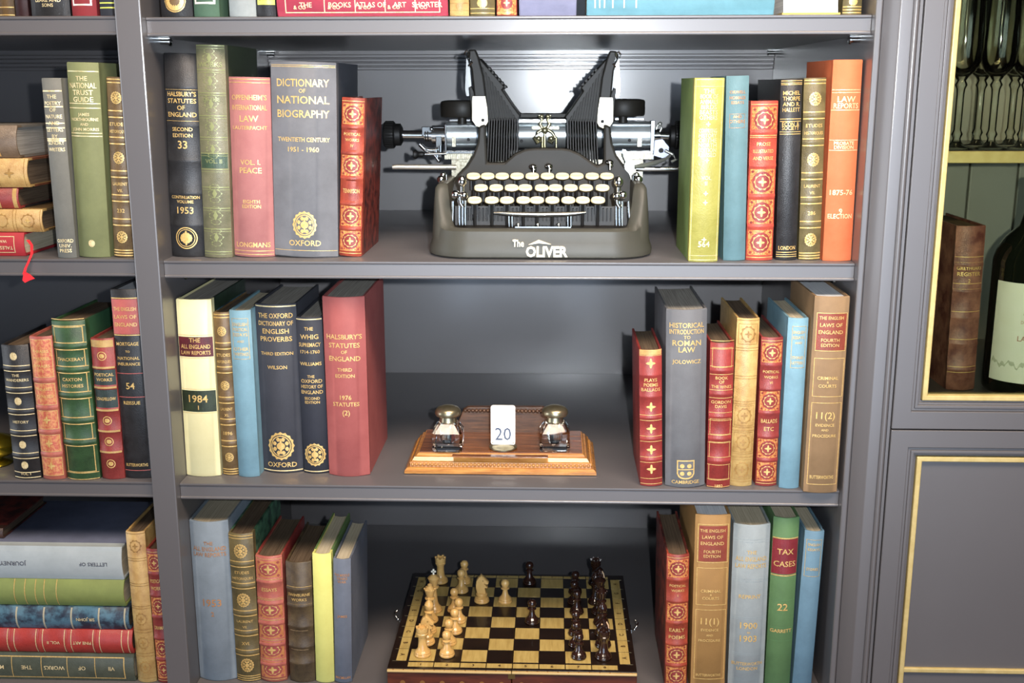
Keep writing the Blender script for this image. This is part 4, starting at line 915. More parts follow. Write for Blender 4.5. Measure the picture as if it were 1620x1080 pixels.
# centre ornament (ribbon vibrator)
m = MB(); BRZ = mat('worn_brass_steel', (176, 168, 132), .3, .85)
for sx in (-1, 1):
    cx = 862
    m.tube([P(cx+sx*9, 182, .20), P(cx+sx*4, 190, .20), P(cx+sx*8, 196, .20), P(cx+sx*3, 204, .20)], .0022, 8)
    m.tube([P(cx+sx*3, 204, .20), P(cx+sx*12, 210, .20), P(cx+sx*17, 218, .20), P(cx+sx*12, 226, .20), P(cx+sx*5, 222, .20)], .0021, 8)
    m.ball(P(cx+sx*10, 219, .197), .0035); m.ball(P(cx+sx*5, 184, .198), .003)
m.ball(P(862, 206, .197), .0045); m.cyl(P(862, 206, .20), P(862, 234, .20), .0018, 8); m.cyl(P(880, 216, .20), P(880, 234, .20), .0014, 8); m.cyl(P(858, 234, .20), P(858, 216, .20), .0014, 8)
p0, p1 = P(842, 200, .205), P(884, 204, .205); m.box(p0.x, p1.x, .203, .206, p1.z, p0.z)
TB(m, 'ribbon_vibrator', BRZ, smooth=50)
# hood hooks
m = MB()
for a, c in ((843, 268), (868, 267), (964, 261)):
    m = MB(); m.ball(P(a, c-4, .150), .0055, sq=.75); m.cyl(P(a+1, c-2, .142), P(a+1, c+8, .138), .0016, 8); m.ball(P(a+2, c+1, .143), .0032)
    TB(m, 'hood_stud', CHROME, smooth=60)
# keyboard deck
m = MB(); p = P(716, 350, .075)
xa, xb = P(714, 330, .08).x, P(1000, 330, .08).x
z_lo = P(855, 356, .062).z; 
m.box(xa, xb, .058, .150, TZ+.012, z_lo-.003); TB(m, 'keyboard_deck', BLACK)
m = MB(); zt = P(855, 326, .088).z; m.box(xa+.004, xb-.004, .086, .090, z_lo-.004, zt); TB(m, 'lever_plate', mat('grey_enamel', (62, 61, 60), .5, spec=.3))
N = 40
for k in range(N):
    x = xa+.016+(xb-xa-.042)*k/(N-1)
    m = MB().box(x-.0010, x+.0010, .078, .0858, z_lo+.003, zt-.002); TB(m, 'key_lever', RUB)
kr = (((749, 771.5, 794.5, 818, 842, 866, 889.6, 912.4, 936.8, 960), 280.5, .118), ((761, 785, 809.4, 831, 857, 879, 903, 927, 953), 299, .096), ((751, 778, 802, 828, 849.5, 873.8, 899, 922, 946), 318.5, .074))
KEY = mat('cream_key', (238, 230, 196), .3, 0, (230, 218, 176), 300, stretch=(1, 1, 40)); tiltm = Matrix.Rotation(radians(15), 3, 'X')
KR = mat('key_rim', (150, 130, 92), .3, .8); LIM = 0
for xs, py, y in kr:
    for x in xs:
        c = P(x, py, y); m = MB()
        m.lathe([(.0082, -.0008), (.0088, .0), (.0088, .0022), (.0080, .0036), (.0052, .0030), (.0001, .0026)], c, 24, 'z', 0, tiltm)
        m.lathe([(.005, -.0030), (.0086, -.0010), (.0090, .0004)], c, 24, 'z', 1, tiltm)
        k = TB(m, 'key', [KEY, KR], smooth=50)
        s = MB(); zb = z_lo-.002; s.cyl((c.x, c.y+.001, zb), (c.x, c.y+.001, c.z-.003), .0019, 8); s.box(c.x-.004, c.x+.004, c.y+.001, c.y+.004, c.z-.016, c.z-.004)
        so = s.build('key_stem', RUB, k, org=ORG, smooth=40)
# side pillars with shift knobs
for sgn, (a, c0) in ((1, (731, 287)), (-1, (979, 288))):
    m = MB(); y = .062; 
    m.lathe([(.001, -.0075), (.0042, -.005), (.0058, -.001), (.005, .003), (.0015, .0075)], P(a, c0, y+.01), 16)
    m.cyl(P(a, c0+6, y+.01), P(a, c0+20, y+.008), .0026, 12)
    m.ball(P(a-8*sgn-2, c0+21, y), .0058); m.ball(P(a+3*sgn, c0+22, y-.002), .0050); m.ball(P(a-2, c0+22, y), .0035)
    for dx in (-5, 0, 4.5): m.cyl(P(a+dx+2*sgn*0+1, c0+30, y), P(a+dx+1, c0+69, y), .0014, 10)
    m.tube([P(a-4, c0+24, y), P(a-3, c0+34, y), P(a+1, c0+40, y)], .003, 10); TB(m, 'shift_post', CHROME, smooth=50)
for a in (717, 994): m = MB(); m.cyl(P(a, 318, .07), P(a+ (2 if a > 800 else -1), 352, .07), .0022, 12); TB(m, 'guard_pin', CHROME, smooth=50)
for sgn, a in ((1, 698), (-1, 1010)):
    m = MB(); m.ball(P(a, 284, .12), .0055); m.ball(P(a+3*sgn, 277, .125), .004); m.cyl(P(a+8*sgn, 276, .13), P(a+9*sgn, 292, .13), .0018, 8); TB(m, 'side_screw', CHROME, smooth=50)
# space bar
m = MB(); v = []; y = .053
bar = [(781, 337, .0015), (790, 337, .0022), (810, 338.5, .003), (855, 339.5, .0034), (900, 338.5, .003), (918, 337, .0022), (927, 336, .0015)]
m.tube([P(a, c, y) for a, c, r in bar], [r for a, c, r in bar], 12); TB(m, 'space_bar', mat('space_bar_metal', (120, 118, 112), .22, .9), smooth=50)
m = MB()
for a in (808, 901):
    for dx in (-2.5, 2.5): m.cyl(P(a+dx, 341, y+.002), P(a+dx, 359, y+.002), .0011, 8)
p0, p1 = P(815, 358.2, .046), P(903, 360.2, .046); m.box(p0.x, p1.x, .044, .056, p1.z, p0.z)
for a in (820, 851, 884): m.ball(P(a, 355, y), .0022)
TB(m, 'space_bar_bracket', CHROME, smooth=50)
# ------------------------------------------------------------------ inkstand
IO = P(791, 750, .055); IZ = ZC; IX = (-.1887+.0597)/2; IHW = .1242
IO = Vector((IX, .115, IZ)); ink = thing('desk_inkstand', 'polished oak inkstand with beaded moulding and a raised back rail', 'inkstand', IO)
WOOD = mat('polished_oak', (134, 82, 44), .22, 0, (84, 46, 24), 14, .1, 200, stretch=(1, 9, 9), coat=.4); WOODD = mat('dark_oak_rail', (98, 66, 42), .4, 0, (58, 38, 26), 30, .25, 300, stretch=(1, 12, 12))
GWOOD = mat('golden_oak_moulding', (186, 132, 66), .24, 0, (150, 96, 44), 30, .1, 200, stretch=(1, 8, 8), coat=.4)
m = MB(); y0, y1 = .0555, .180
def rrect(ix, z): return [(IX-IHW+ix, y0+ix, z), (IX+IHW-ix, y0+ix, z), (IX+IHW-ix, y1-ix*.6, z), (IX-IHW+ix, y1-ix*.6, z)]
prof = [(0.003, IZ+.0005), (0, IZ+.0015), (0, IZ+.005), (.0035, IZ+.0085), (.0065, IZ+.0088), (.0072, IZ+.015), (.009, IZ+.016), (.012, IZ+.0205), (.0145, IZ+.0212), (.016, IZ+.024), (.019, IZ+.025)]
v = []; f = []
for ix, z in prof: v += rrect(ix, z)
for j in range(len(prof)-1):
    for k in range(4): f.append((j*4+k, j*4+(k+1) % 4, j*4+4+(k+1) % 4, j*4+4+k))
f.append((0, 3, 2, 1)); m.add(v, f); m.build('stand_moulding', GWOOD, ink, org=IO)
zt = IZ+.025
MB().box(IX-IHW+.018, IX+IHW-.018, y0+.018, y1-.012, IZ+.004, zt+.0008).build('stand_top', WOOD, ink, org=IO)
m = MB()
for k in range(46):
    x = IX-IHW+.010+(2*IHW-.020)*k/45; m.ball((x, y0+.0070, IZ+.0118), .0024, 8)
for k in range(20):
    for s in (-1, 1): m.ball((IX+s*(IHW-.0070), y0+.012+.1*k/19, IZ+.0118), .0024, 6)
m.build('beaded_trim', GWOOD, ink, org=IO, smooth=60)
yr = .158
rl = poly([(716, 697), (728, 660), (733, 648), (740, 644), (858, 644), (868, 648), (874, 660), (888, 697)], yr); rl = [(a, max(c, zt-.001)) for a, c in rl]
MB().prism(rl, yr, yr+.010, 'y').build('back_rail', WOODD, ink, org=IO, bevel=.001)
m = MB(); p0, p1 = P(736, 649, yr), P(862, 649, yr)
for k in range(22): m.ball((p0.x+(p1.x-p0.x)*k/21, yr-.0005, p0.z), .0026, 8)
q = P(736, 653.5, yr); m.box(p0.x, p1.x, yr-.001, yr+.002, q.z-.0006, q.z+.0006); m.build('rail_beading', WOODD, ink, org=IO, smooth=60)
# pen groove
m = MB(); p = PZ(790, 722, zt); m.box(IX-.062, IX+.062, p.y-.004, p.y+.005, zt-.0002, zt+.0014); m.build('pen_tray', WOOD, ink, org=IO, bevel=.0008)
BRASS = mat('aged_brass', (176, 168, 142), .32, .9, (148, 138, 108), 60)
GLS = bpy.data.materials.new('inkwell_glass'); GLS.use_nodes = True; gb = GLS.node_tree.nodes['Principled BSDF']
gb.inputs['Transmission Weight'].default_value = 1; gb.inputs['Roughness'].default_value = .02; gb.inputs['IOR'].default_value = 1.5; gb.inputs['Base Color'].default_value = (.97, .98, .94, 1)
def inkwell(pxc, label):
    c = PZ(pxc, 708, zt+.0012); c.z = zt+.0012
    r = thing('inkwell', label, 'inkwell', c, group='glass inkwells on the stand')
    s = .0195; m = MB(); hgt_ = .036
    o = [(-s, -s), (s, -s), (s, s), (-s, s)]
    def ring(k, z, n=8, ch=.0035):
        pts = []
        q = s*k
        for (sx, sy) in ((-1, -1), (1, -1), (1, 1), (-1, 1)):
            a = (sx*q, sy*(q-ch)); b_ = (sx*(q-ch), sy*q)
            pts += [a, b_] if (sx*sy > 0) else [b_, a]
        return [(x, y, z) for x, y in pts]
    lv = [ring(.93, 0), ring(1, .003), ring(1, hgt_*.68), ring(.80, hgt_*.86), ring(.62, hgt_)]
    v = [p for l in lv for p in l]; f = []
    for j in range(len(lv)-1):
        for k in range(8): f.append((j*8+k, j*8+(k+1) % 8, j*8+8+(k+1) % 8, j*8+8+k))
    f.append(list(range(8))[::-1]); f.append([32+k for k in range(8)])
    m.add(v, f); m.lathe([(.0001, .009), (.006, .0085), (.0095, .013), (.0105, .022), (.0085, .031), (.008, .0355), (.0001, .0355)], (0, 0, 0), 24)
    m.build('glass_body', GLS, r)
    m = MB().lathe([(.0112, hgt_), (.0118, hgt_+.001), (.0112, hgt_+.0022), (.0108, hgt_+.0075), (.0122, hgt_+.0082), (.0158, hgt_+.0090), (.0172, hgt_+.0115), (.0168, hgt_+.0155), (.0140, hgt_+.0190), (.0090, hgt_+.0212), (.0040, hgt_+.0222), (.0001, hgt_+.0225)], (0, 0, 0), 36)
    m.build('brass_lid', BRASS, r, smooth=50); return r
inkwell(709.5, 'square glass inkwell with domed brass lid on the left of the stand')
inkwell(877.5, 'square glass inkwell with domed brass lid on the right of the stand')
# calendar card on brass foot
c = PZ(796, 708, zt+.0008); c.z = zt+.0008
cal = thing('desk_calendar', 'white calendar card showing 20 in a round brass foot, on the inkstand', 'calendar', c)
MB().lathe([(.0175, 0), (.0185, .0008), (.0185, .0022), (.014, .0038), (.006, .0046), (.0001, .0046)], (0, 0, 0), 36).build('brass_foot', BRASS, cal, smooth=40)
cw, ch = .0160, P(796, 641, c.y).z-c.z; r = .003; pts = []
for (sx, sz, a0) in ((1, 0, -pi/2), (1, 1, 0), (-1, 1, pi/2), (-1, 0, pi)):
    for k in range(5):
        a = a0+pi/2*k/4; pts.append((sx*(cw-r)+r*cos(a), (.0048+r if sz == 0 else ch-r)+r*sin(a)))
MB().prism(pts, -.0016, .0016, 'y').build('card', mat('white_card', (244, 242, 236), .5), cal)
m = MB(); vs, fs, wd = text_mesh('20', .0); m.add([(a*.0245*.92+.0, -.0019, ch*.34+b_*.0245) for a, b_ in vs], fs); m.build('date_numeral', mat('grey_blue_ink', (70, 82, 104), .6), cal)
for s in (-1, 1): pass
m = MB(); 
for s in (-1, 1): m.ball((s*.0135, -.0018, .0075), .0009, 8)
m.build_each('card_rivet', BRASS, cal, smooth=60)
# ------------------------------------------------------------------ chess board
ZBD = CZ-.74; bx0, bx1, by0, by1 = -.1975, .1285, .004, .2965
q = [PZ(*a, ZBD) for a in [(612, 1060), (1009, 1065), (985, 910), (655, 905)]]
bx0 = (q[0].x+q[3].x)/2; bx1 = (q[1].x+q[2].x)/2; by0 = (q[0].y+q[1].y)/2+.001; by1 = (q[2].y+q[3].y)/2
BC = Vector(((bx0+bx1)/2, (by0+by1)/2, ZD)); HX = (bx1-bx0)/2; HY = (by1-by0)/2; H = ZBD-ZD
bd = thing('chess_board', 'hinged wooden chess board box with dark border, holding a game in progress', 'chess board', BC)
DW = mat('dark_walnut_stain', (38, 26, 20), .3, 0, (26, 17, 13), 20, .1, 300, stretch=(1, 8, 1), coat=.3); RW = mat('reddish_box_wood', (96, 44, 26), .3, 0, (62, 26, 16), 20, .1, 300, stretch=(1, 8, 8), coat=.3)
LWD = mat('pale_square_wood', (196, 172, 106), .38, 0, (172, 146, 84), 24, .05, 300, stretch=(8, 1, 1)); DSQ = mat('dark_square_wood', (36, 25, 20), .35, 0, (46, 32, 24), 24, stretch=(8, 1, 1))
for s, (xa, xb) in (('box_half', (-HX, -.0004)), ('box_half', (.0004, HX))):
    MB().box(xa, xb, -HY+.003, HY, .0003, H-.0045).build(s, RW, bd, bevel=.001)
    MB().box(xa, xb, -HY, HY, H-.0042, H-.0012).build('pale_edge', mat('pale_gold_edge', (206, 176, 118), .3, .1, coat=.3), bd, bevel=.0008)
    MB().box(xa, xb, -HY+.0035, HY-.001, H-.0012, H).build('board_surface', DW, bd, bevel=.0003)
gx0, gx1 = -HX+.029, HX-.026; 
qa = PZ(590+205/3.682, 860+688/3.682, ZBD); qb = PZ(590+1425/3.682, 860+695/3.682, ZBD); qc = PZ(590+330/3.682, 860+195/3.682, ZBD)
gx0 = qa.x-BC.x; gx1 = qb.x-BC.x; gy0 = (qa.y+qb.y)/2-BC.y; gy1 = qc.y-BC.y; SX = (gx1-gx0)/8; SY = (gy1-gy0)/8
m = MB(); e = .0006
for i in range(8):
    for j in range(8):
        if (i+j) % 2 == 0: m.box(gx0+i*SX+e, gx0+(i+1)*SX-e, gy0+j*SY+e, gy0+(j+1)*SY-e, H, H+.00025)
for i in range(8):
    m.box(gx0+i*SX+e, gx0+(i+1)*SX-e, gy0-.0145, gy0-.0035, H, H+.00025); m.box(gx0+i*SX+e, gx0+(i+1)*SX-e, gy1+.0025, gy1+.0095, H, H+.00025)
    m.box(gx0-.0165, gx0-.003, gy0+i*SY+e, gy0+(i+1)*SY-e, H, H+.00025); m.box(gx1+.003, gx1+.0165, gy0+i*SY+e, gy0+(i+1)*SY-e, H, H+.00025)
m.build('square_inlay', LWD, bd)
m = MB()
def ftext(m, s, x, y, z, size, rot=0):
    vs, fs, wd = text_mesh(s, .03); m.add([(x+(a*cos(rot)-b_*sin(rot))*size, y+(a*sin(rot)+b_*cos(rot))*size, z) for a, b_ in vs], fs)
for i in range(8):
    ftext(m, str(i+1), gx0+(i+.5)*SX, gy0-.009, H+.0005, .0075); ftext(m, str(i+1), gx0+(i+.5)*SX, gy1+.006, H+.0005, .005)
    ftext(m, 'ABCDEFGH'[i], gx0-.0098, gy0+(i+.5)*SY, H+.0005, .0085, -pi/2); ftext(m, 'ABCDEFGH'[i], gx1+.0098, gy0+(i+.5)*SY, H+.0005, .0085, pi/2)
m.build('board_lettering', mat('burnt_lettering', (84, 62, 34), .6), bd)
m = MB()
for i in range(9):
    for xx in (-HX+.004, HX-.012): m.box(xx, xx+.008, gy0+i*SY-.0003, gy0+i*SY+.0003, H, H+.0003)
m.build('border_inlay', mat('brass_inlay', (150, 140, 110), .35, .8), bd)
m = MB()
for i in range(12): m.lathe([(.0035, 0), (.0028, .0006), (.001, .001)], (-HX+.02+(2*HX-.04)*i/11, -HY+.003-.0002, H*.45), 10, 'y')
for i in range(24): m.ball((-HX+.008+(2*HX-.016)*i/23, -HY+.0018, H-.0009), .0008, 6)
m.build('stud_trim', mat('brass_stud', (170, 120, 70), .35, .7), bd)
for s, pyc in ((-1, 975), (1, 985)):
    m = MB(); y = PZ(810, pyc, ZBD).y-BC.y; x = s*HX
    m.box(min(x, x+s*.0015), max(x, x+s*.0015), y-.008, y+.008, H-.02, H-.004)
    m.tube([(x+s*.002, y, H-.012), (x+s*.006, y-.002, H-.006), (x+s*.009, y-.001, H-.002), (x+s*.011, y+.003, H+.001), (x+s*.0075, y+.006, H+.004)], .0011, 8); m.ball((x+s*.006, y-.002, H-.006), .0022)
    m.build('clasp', CHROME, bd, smooth=50)
MB().box(-.0045, .0045, -HY+.0022, -HY+.0035, H-.012, H-.002).build('hinge', mat('brass_hinge', (140, 116, 70), .3, .9), bd)
# pieces
PW = mat('pale_boxwood', (216, 178, 112), .28, 0, (196, 152, 86), 60, .05, 300, coat=.4, stretch=(1, 1, .3)); PB = mat('dark_stained_piece', (48, 28, 22), .16, 0, (34, 19, 15), 60, coat=.8); PWM = mat('white_finial', (236, 232, 214), .35); FEL = mat('knight_eye_and_glare', (208, 176, 140), .4)  # knight cream: eye inlays, and glare coloured onto the dark knights
BASE = [(.0098, 0), (.0104, .0008), (.0104, .0028), (.0094, .0040), (.0098, .0050), (.0090, .0068), (.0072, .0082)]
def prof_of(kind):
    if kind == 'pawn': return BASE+[(.0048, .0120), (.0034, .0185), (.0034, .0200), (.0062, .0212), (.0062, .0222), (.0034, .0234), (.0050, .0252), (.0062, .0288), (.0056, .0325), (.0036, .0348), (.0001, .0356)]
    if kind == 'rook': return [(r*1.08, h) for r, h in BASE]+[(.0062, .0120), (.0054, .0200), (.0056, .0270), (.0078, .0300), (.0080, .0322), (.0074, .0328), (.0082, .0345), (.0082, .0400), (.0058, .0400), (.0056, .0375), (.0001, .0370)]
    if kind == 'bishop': return BASE+[(.0052, .0130), (.0036, .0240), (.0036, .0285), (.0066, .0300), (.0066, .0312), (.0040, .0326), (.0058, .0360), (.0066, .0400), (.0054, .0440), (.0026, .0475), (.0022, .0485), (.0028, .0500), (.0001, .0520)]
    if kind == 'queen': return [(r*1.08, h) for r, h in BASE]+[(.0056, .0140), (.0038, .0290), (.0038, .0330), (.0072, .0345), (.0072, .0358), (.0046, .0372), (.0060, .0420), (.0082, .0490), (.0070, .0500), (.0040, .0530), (.0030, .0540), (.0034, .0560), (.0001, .0578)]
    return [(r*1.12, h) for r, h in BASE]+[(.0058, .0140), (.0040, .0310), (.0040, .0350), (.0074, .0366), (.0074, .0380), (.0048, .0395), (.0064, .0450), (.0088, .0515), (.0076, .0530), (.0040, .0555), (.0030, .0562), (.0001, .0564)]
protos = {}
def make_piece(kind, mt, facing):
    r = bpy.data.objects.new('chess_'+kind, None); r.empty_display_size = .01
    col = 'pale' if mt is PW else 'dark'
    if kind != 'knight':
        MB().lathe(prof_of(kind), (0, 0, 0), 28).build('turned_body', mt, r, smooth=45)
        if kind == 'king':
            m = MB().box(-.0012, .0012, -.0011, .0011, .0560, .0650); m.box(-.0036, .0036, -.0011, .0011, .0598, .0624); m.build('cross_finial', PWM if col == 'pale' else mt, r, bevel=.0004)
        if kind == 'rook':
            m = MB()
            for k in range(6):
                a = 2*pi*k/6; c_, s_ = cos(a), sin(a); m.box(c_*.0070-.0014, c_*.0070+.0014, s_*.0070-.0014, s_*.0070+.0014, .0395, .0418)
            m.build_each('battlement', mt, r, bevel=.0003)
        if kind == 'queen': 
            m = MB()
            for k in range(8): a = 2*pi*k/8; m.ball((.0074*cos(a), .0074*sin(a), .0496), .0016, 8)
            m.build('coronet', mt, r, smooth=60)
        if kind == 'bishop': 
            m = MB(); m.prism([(-.0052, .0436), (-.0044, .0448), (.0006, .0400), (-.0002, .0392)], -.0068, -.0058, 'y'); m.build('mitre_cut', mt, r)
    else:
        MB().lathe([(r_*1.08, h) for r_, h in BASE]+[(.0082, .0095), (.0086, .0125), (.0070, .0145), (.0001, .0150)], (0, 0, 0), 28).build('turned_base', mt, r, smooth=45)
        hd = [(-.0070, .0140), (-.0086, .0200), (-.0088, .0270), (-.0076, .0340), (-.0048, .0392), (-.0016, .0418), (-.0010, .0440), (.0006, .0420), (.0030, .0400), (.0056, .0372), (.0088, .0338), (.0106, .0316), (.0102, .0292), (.0080, .0288), (.0058, .0302), (.0036, .0306), (.0064, .0272), (.0092, .0238), (.0086, .0218), (.0050, .0222), (.0062, .0180), (.0066, .0140)]
        m = MB(); sg = facing
        n = len(hd); cxm = sum(p[0] for p in hd)/n; czm = .0285; lay = [(-.0048, .80), (-.0036, .95), (-.0014, 1), (.0014, 1), (.0036, .95), (.0048, .80)]; v = []; f = []
        for y, k in lay:
            for a, z in hd: v.append((sg*(cxm+(a-cxm)*k), y, czm+(z-czm)*(k if z > .02 else 1)))
        for j in range(len(lay)-1):
            for i in range(n): f.append((j*n+i, j*n+(i+1) % n, (j+1)*n+(i+1) % n, (j+1)*n+i))
        f.append(list(range(n))[::-1]); f.append([(len(lay)-1)*n+i for i in range(n)]); m.add(v, f); m.build('horse_head', mt, r, smooth=40)
        m = MB(); m.lathe([(.0012, 0), (.0010, .0006)], (sg*.0022, -.0054, .0345), 12, 'y'); m.lathe([(.0012, 0), (.0010, .0006)], (sg*.0022, .0048, .0345), 12, 'y'); m.build_each('eye_inlay', FEL if col == 'dark' else LT, r)
        m = MB(); m.prism([(sg*a, c_) for a, c_ in ((-.0078, .022), (-.0082, .027), (-.0072, .0335), (-.0046, .0384), (-.0030, .037), (-.005, .032), (-.006, .027), (-.0055, .022))], -.0047, .0047, 'y'); m.build('mane_and_glare', FEL if col == 'dark' else mt, r, bevel=.0004)  # on dark knights this cream crescent is glare put into the colour
    return r
files = 'ABCDEFGH'
FN = ['first (nearest)', 'second', 'third', 'fourth', 'fifth', 'sixth', 'seventh', 'farthest']
def put(kind, mt, colr, rowj, label, facing=1, dx=0, dy=0):
    key = (kind, mt.name)
    if key not in protos:
        r = make_piece(kind, mt, facing); COL.objects.link(r); protos[key] = r; o = r
    else:
        src = protos[key]; o = src.copy(); COL.objects.link(o)
        for ch in src.children:
            c2 = ch.copy(); COL.objects.link(c2); c2.parent = o
    o.location = (BC.x+gx0+(colr+.5)*SX+dx, BC.y+gy0+(rowj+.5)*SY+dy, ZBD+.0005); o['label'] = label; o['category'] = 'chess piece'
    o['group'] = ('pale' if mt is PW else 'dark')+' chess pieces on the board'
    return o
put('rook', PW, 0, 0, 'pale wooden rook at the near left corner of the chess board')
put('knight', PW, 0, 1, 'pale wooden knight just behind the near left rook', 1, .002)
put('bishop', PW, 0, 2, 'pale wooden bishop in the left column, behind the left knight', dx=.002)
put('queen', PW, 0, 3, 'pale wooden queen in the left column with beaded coronet')
put('king', PW, 0, 4, 'pale wooden king in the left column with white cross on top', dx=.002)
put('rook', PW, 0, 7, 'pale wooden rook at the far left corner of the chess board', dx=.002)
put('knight', PW, 2, 5, 'pale wooden knight alone in the open, facing right', 1)
for j, lab, dx in ((0, 'pale pawn in the nearest row, right of the near left rook', -.002), (1, 'pale pawn second from the front in the left pawn column', -.002), (2, 'pale pawn third from the front in the left pawn column', .003), (3, 'pale pawn fourth from the front in the left pawn column', .006), (4, 'pale pawn fifth from the front in the left pawn column', -.003), (6, 'pale pawn second from the back in the left pawn column', .002), (7, 'pale pawn in the farthest row of the left pawn column', .004)):
    put('pawn', PW, 1, j, lab, dx=dx)
put('pawn', PW, 3, 5, 'pale pawn advanced alone, right of the open knight')
put('pawn', PB, 4, 7, 'dark pawn standing alone on the farthest row')
put('pawn', PB, 4, 3, 'dark pawn standing alone in the middle of the board', dx=.006)
for j, lab, dx in ((0, 'dark pawn in the nearest row of the right pawn column', .001), (1, 'dark pawn second from the front in the right pawn column', -.002), (2, 'dark pawn third from the front in the right pawn column', -.002), (4, 'dark pawn fifth from the front in the right pawn column', .001), (5, 'dark pawn sixth from the front in the right pawn column', -.002), (6, 'dark pawn at the back end of the right pawn column', .0)):
    put('pawn', PB, 6, j, lab, dx=dx)
put('rook', PB, 7, 0, 'dark rook at the near right corner of the chess board', dx=-.001)
put('knight', PB, 7, 1, 'dark knight just behind the near right rook', -1)
put('bishop', PB, 7, 2, 'dark bishop in the right column, behind the near right knight')
put('queen', PB, 7, 3, 'dark queen in the right column with beaded coronet')
put('king', PB, 7, 4, 'dark king in the right column, tallest of the dark pieces', dx=-.001)
put('bishop', PB, 7, 5, 'dark bishop in the right column, farther back than the king', dx=-.006)
put('knight', PB, 7, 6, 'dark knight next to the far right rook', -1, .001)
put('rook', PB, 7, 7, 'dark rook at the far right corner of the chess board', dx=-.003)
# ------------------------------------------------------------------ things in the glass cabinet
yb = .045
a, c, e1, g1 = P(1515, 358, yb), P(1500, 612, yb), P(1564, 358, yb), P(1543, 612, yb)
tlt = atan2((a.x+e1.x)/2-(c.x+g1.x)/2, a.z-c.z); w_ = ((e1.x-a.x)+(g1.x-c.x))/2; h_ = (a.z-zs)/cos(tlt)-w_/2*abs(sin(tlt))
b = Book('old mottled maroon leather book standing behind the glass door', w_, h_, h_*.68, leather('mottled_maroon', (158, 100, 80), (96, 44, 38)), page=PAGED, loc=((c.x+g1.x)/2-(c.z-zs)*math.tan(tlt), yb, zs+w_/2*abs(sin(tlt))+.0003), rot=(0, tlt, 0), bands=(.23, .39, .55, .71, .87), hb=.0012)
fillets(b, (.20, .36, .53, .70, .87)); b.text('GREYFRIARS', .25, .006); b.text('REGISTER', .285, .0065); b.text('2', .325, .006)
b.finish()
yo_ = .052; bcx = P(1624, 520, yo_).x; lb0 = P(1600, 606, yo_-.04).z; 
bt = thing('wine_bottle', 'dark wine bottle with blue neck foil and pale landscape label in glass cabinet', 'bottle', (bcx, yo_, zs+.0003))
zl0 = P(1590, 603, yo_-.03).z-zs; zl1 = P(1590, 447, yo_-.03).z-zs; zsh = zl1+.022; zn = P(1612, 345, yo_).z-zs; ztp = P(1612, 278, yo_).z-zs; R_ = .046
BGL = mat('dark_bottle_glass', (16, 20, 14), .06, 0, coat=.5)
MB().lathe([(.036, 0), (R_-.002, .002), (R_, .006), (R_, zsh), (R_-.003, zsh+.012), (R_-.012, zsh+.028), (.020, zsh+.042), (.0155, zsh+.06), (.0145, ztp-.01), (.0145, ztp)], (0, 0, 0), 48).build('bottle_body', BGL, bt, smooth=50)
MB().lathe([(.0158, zn), (.0160, zn+.002), (.0158, ztp-.012), (.0172, ztp-.010), (.0172, ztp-.003), (.0155, ztp+.0006), (.0001, ztp+.001)], (0, 0, 0), 32).build('neck_foil', mat('blue_foil', (66, 84, 142), .35, .4), bt, smooth=50)
m = MB(); v = []; f = []; N = 40
for k in range(N+1):
    an = radians(-100-75+150*k/N+10); v += [((R_+.0004)*cos(an), (R_+.0004)*sin(an), zl0), ((R_+.0004)*cos(an), (R_+.0004)*sin(an), zl1)]
for k in range(N): f.append((2*k, 2*k+2, 2*k+3, 2*k+1))
m.add(v, f); lbm = mat('cream_label', (240, 240, 226), .6, 0, (234, 234, 216), 40)
lo_ = m.build('label', lbm, bt, smooth=60)
def on_bottle(m, vs, fs, cx, cz, sx, sz, off):
    m.add([((R_+off)*cos(radians(-100)+(cx+a*sx)/R_), (R_+off)*sin(radians(-100)+(cx+a*sx)/R_), cz+b_*sz) for a, b_ in vs], fs)
m = MB(); vs, fs, wd = text_mesh('LA TOUR', .01); on_bottle(m, vs, fs, -.002, zl0+.055, .0085, .009, .0008)
vs, fs, wd = text_mesh('GRAND VIN', .0); on_bottle(m, vs, fs, -.002, zl0+.085, .005, .006, .0008); vs, fs, wd = text_mesh('DE BORDEAUX', .0); on_bottle(m, vs, fs, -.002, zl0+.075, .0045, .0055, .0008)
m.build('label_lettering', mat('faded_red_print', (176, 128, 108), .6), bt)
m = MB(); v = []; f = []; N = 48
for k in range(N+1):
    a_ = -.05+.10*k/N; h0 = zl0+.020+.0025*sin(k*.7)+.002*sin(k*1.9); an = radians(-100)+a_/R_; rr = R_+.0007
    v += [(rr*cos(an), rr*sin(an), h0), (rr*cos(an), rr*sin(an), h0+.004+.002*sin(k*1.1))]
for k in range(N): f.append((2*k, 2*k+2, 2*k+3, 2*k+1))
m.add(v, f); m.build('label_landscape', mat('grey_etching', (176, 180, 158), .6, 0, (206, 208, 186), 260), bt)
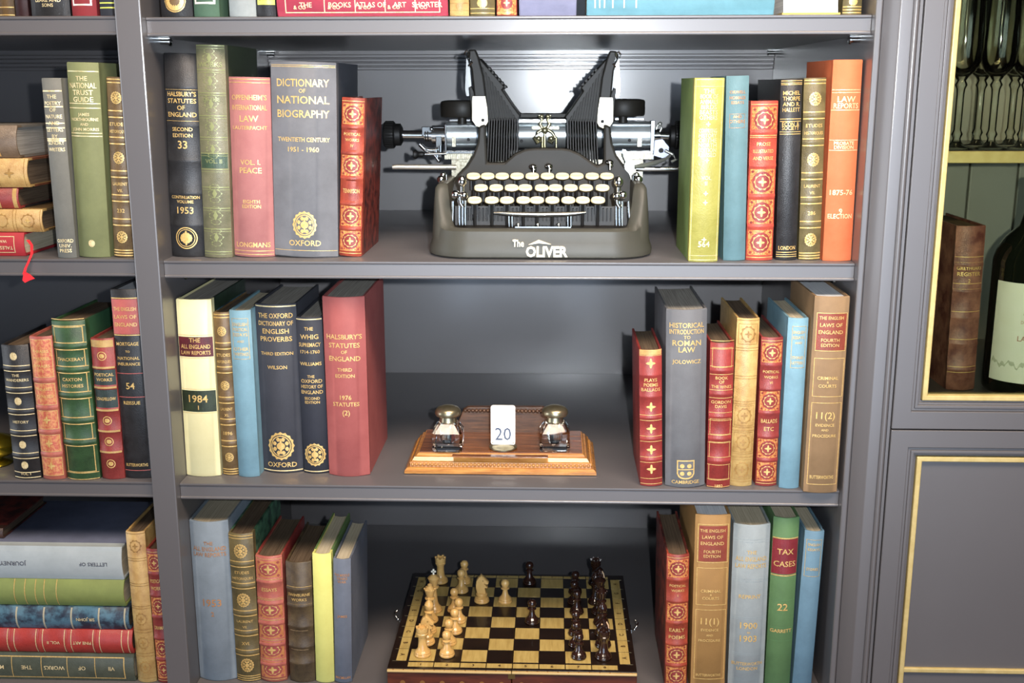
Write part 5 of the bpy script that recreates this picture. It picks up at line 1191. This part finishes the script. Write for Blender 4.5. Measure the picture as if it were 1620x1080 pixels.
def wineglass(x, y, z, label, s=1, first=None):
    if first:
        o = first.copy(); COL.objects.link(o); 
        for ch in first.children: c2 = ch.copy(); COL.objects.link(c2); c2.parent = o
    else:
        o = thing('wine_glass', label, 'wine glass')
        MB().lathe([(.0205, 0), (.0215, .0008), (.0205, .0018), (.010, .0042), (.0055, .0095)], (0, 0, 0), 32).build('glass_foot', WG, o, smooth=50)
        m = MB(); m.lathe([(.0055, .0095), (.0046, .013), (.0068, .018), (.0046, .023), (.0046, .066), (.0052, .072), (.0074, .077), (.0050, .082), (.008, .087)], (0, 0, 0), 20); m.build('glass_stem', WG, o, smooth=50)
        MB().lathe([(.008, .087), (.015, .093), (.020, .104), (.0222, .122), (.0215, .150), (.020, .190), (.0193, .190), (.0207, .150), (.0214, .122), (.019, .105), (.014, .0945), (.0001, .089)], (0, 0, 0), 36).build('glass_bowl', WG, o, smooth=50)
    o.location = (x, y, z); o['label'] = label; o['group'] = 'stemmed glasses on the cabinet shelf'; return o
g0 = None
for i, (px, y, lab) in enumerate(((1515, .10, 'clear stemmed glass at the left end of the cabinet shelf, cut by the door frame'), (1547, .155, 'clear stemmed glass second from the left on the cabinet shelf'), (1570, .10, 'clear stemmed glass third from the left, near the front of the cabinet shelf'), (1619, .10, 'clear stemmed glass at the right edge of view on the cabinet shelf'), (1599, .165, 'clear stemmed glass in the back row between the right-hand two'))):
    q = P(px, 200, y)
    g = wineglass(q.x, y, zg+.0003, lab, 1, g0)
    g0 = g0 or g
# small brass object on the left bay's middle shelf
q = PZ(-2, 742, ZC+.0016); bo = thing('brass_bell', 'round polished brass object at the far left edge of the middle shelf', 'brass ornament', (q.x-.012, .075, ZC+.0018))
YB = mat('polished_brass', (214, 190, 60), .2, .95)
MB().lathe([(.018, 0), (.020, .002), (.018, .005), (.008, .008), (.008, .011), (.020, .014), (.028, .021), (.029, .028), (.027, .029)], (0, 0, 0), 36).build('bowl', YB, bo, smooth=50)
MB().lathe([(.027, .029), (.022, .036), (.010, .041), (.003, .042), (.0035, .046), (.0001, .049)], (0, 0, 0), 36).build('lid', YB, bo, smooth=50)
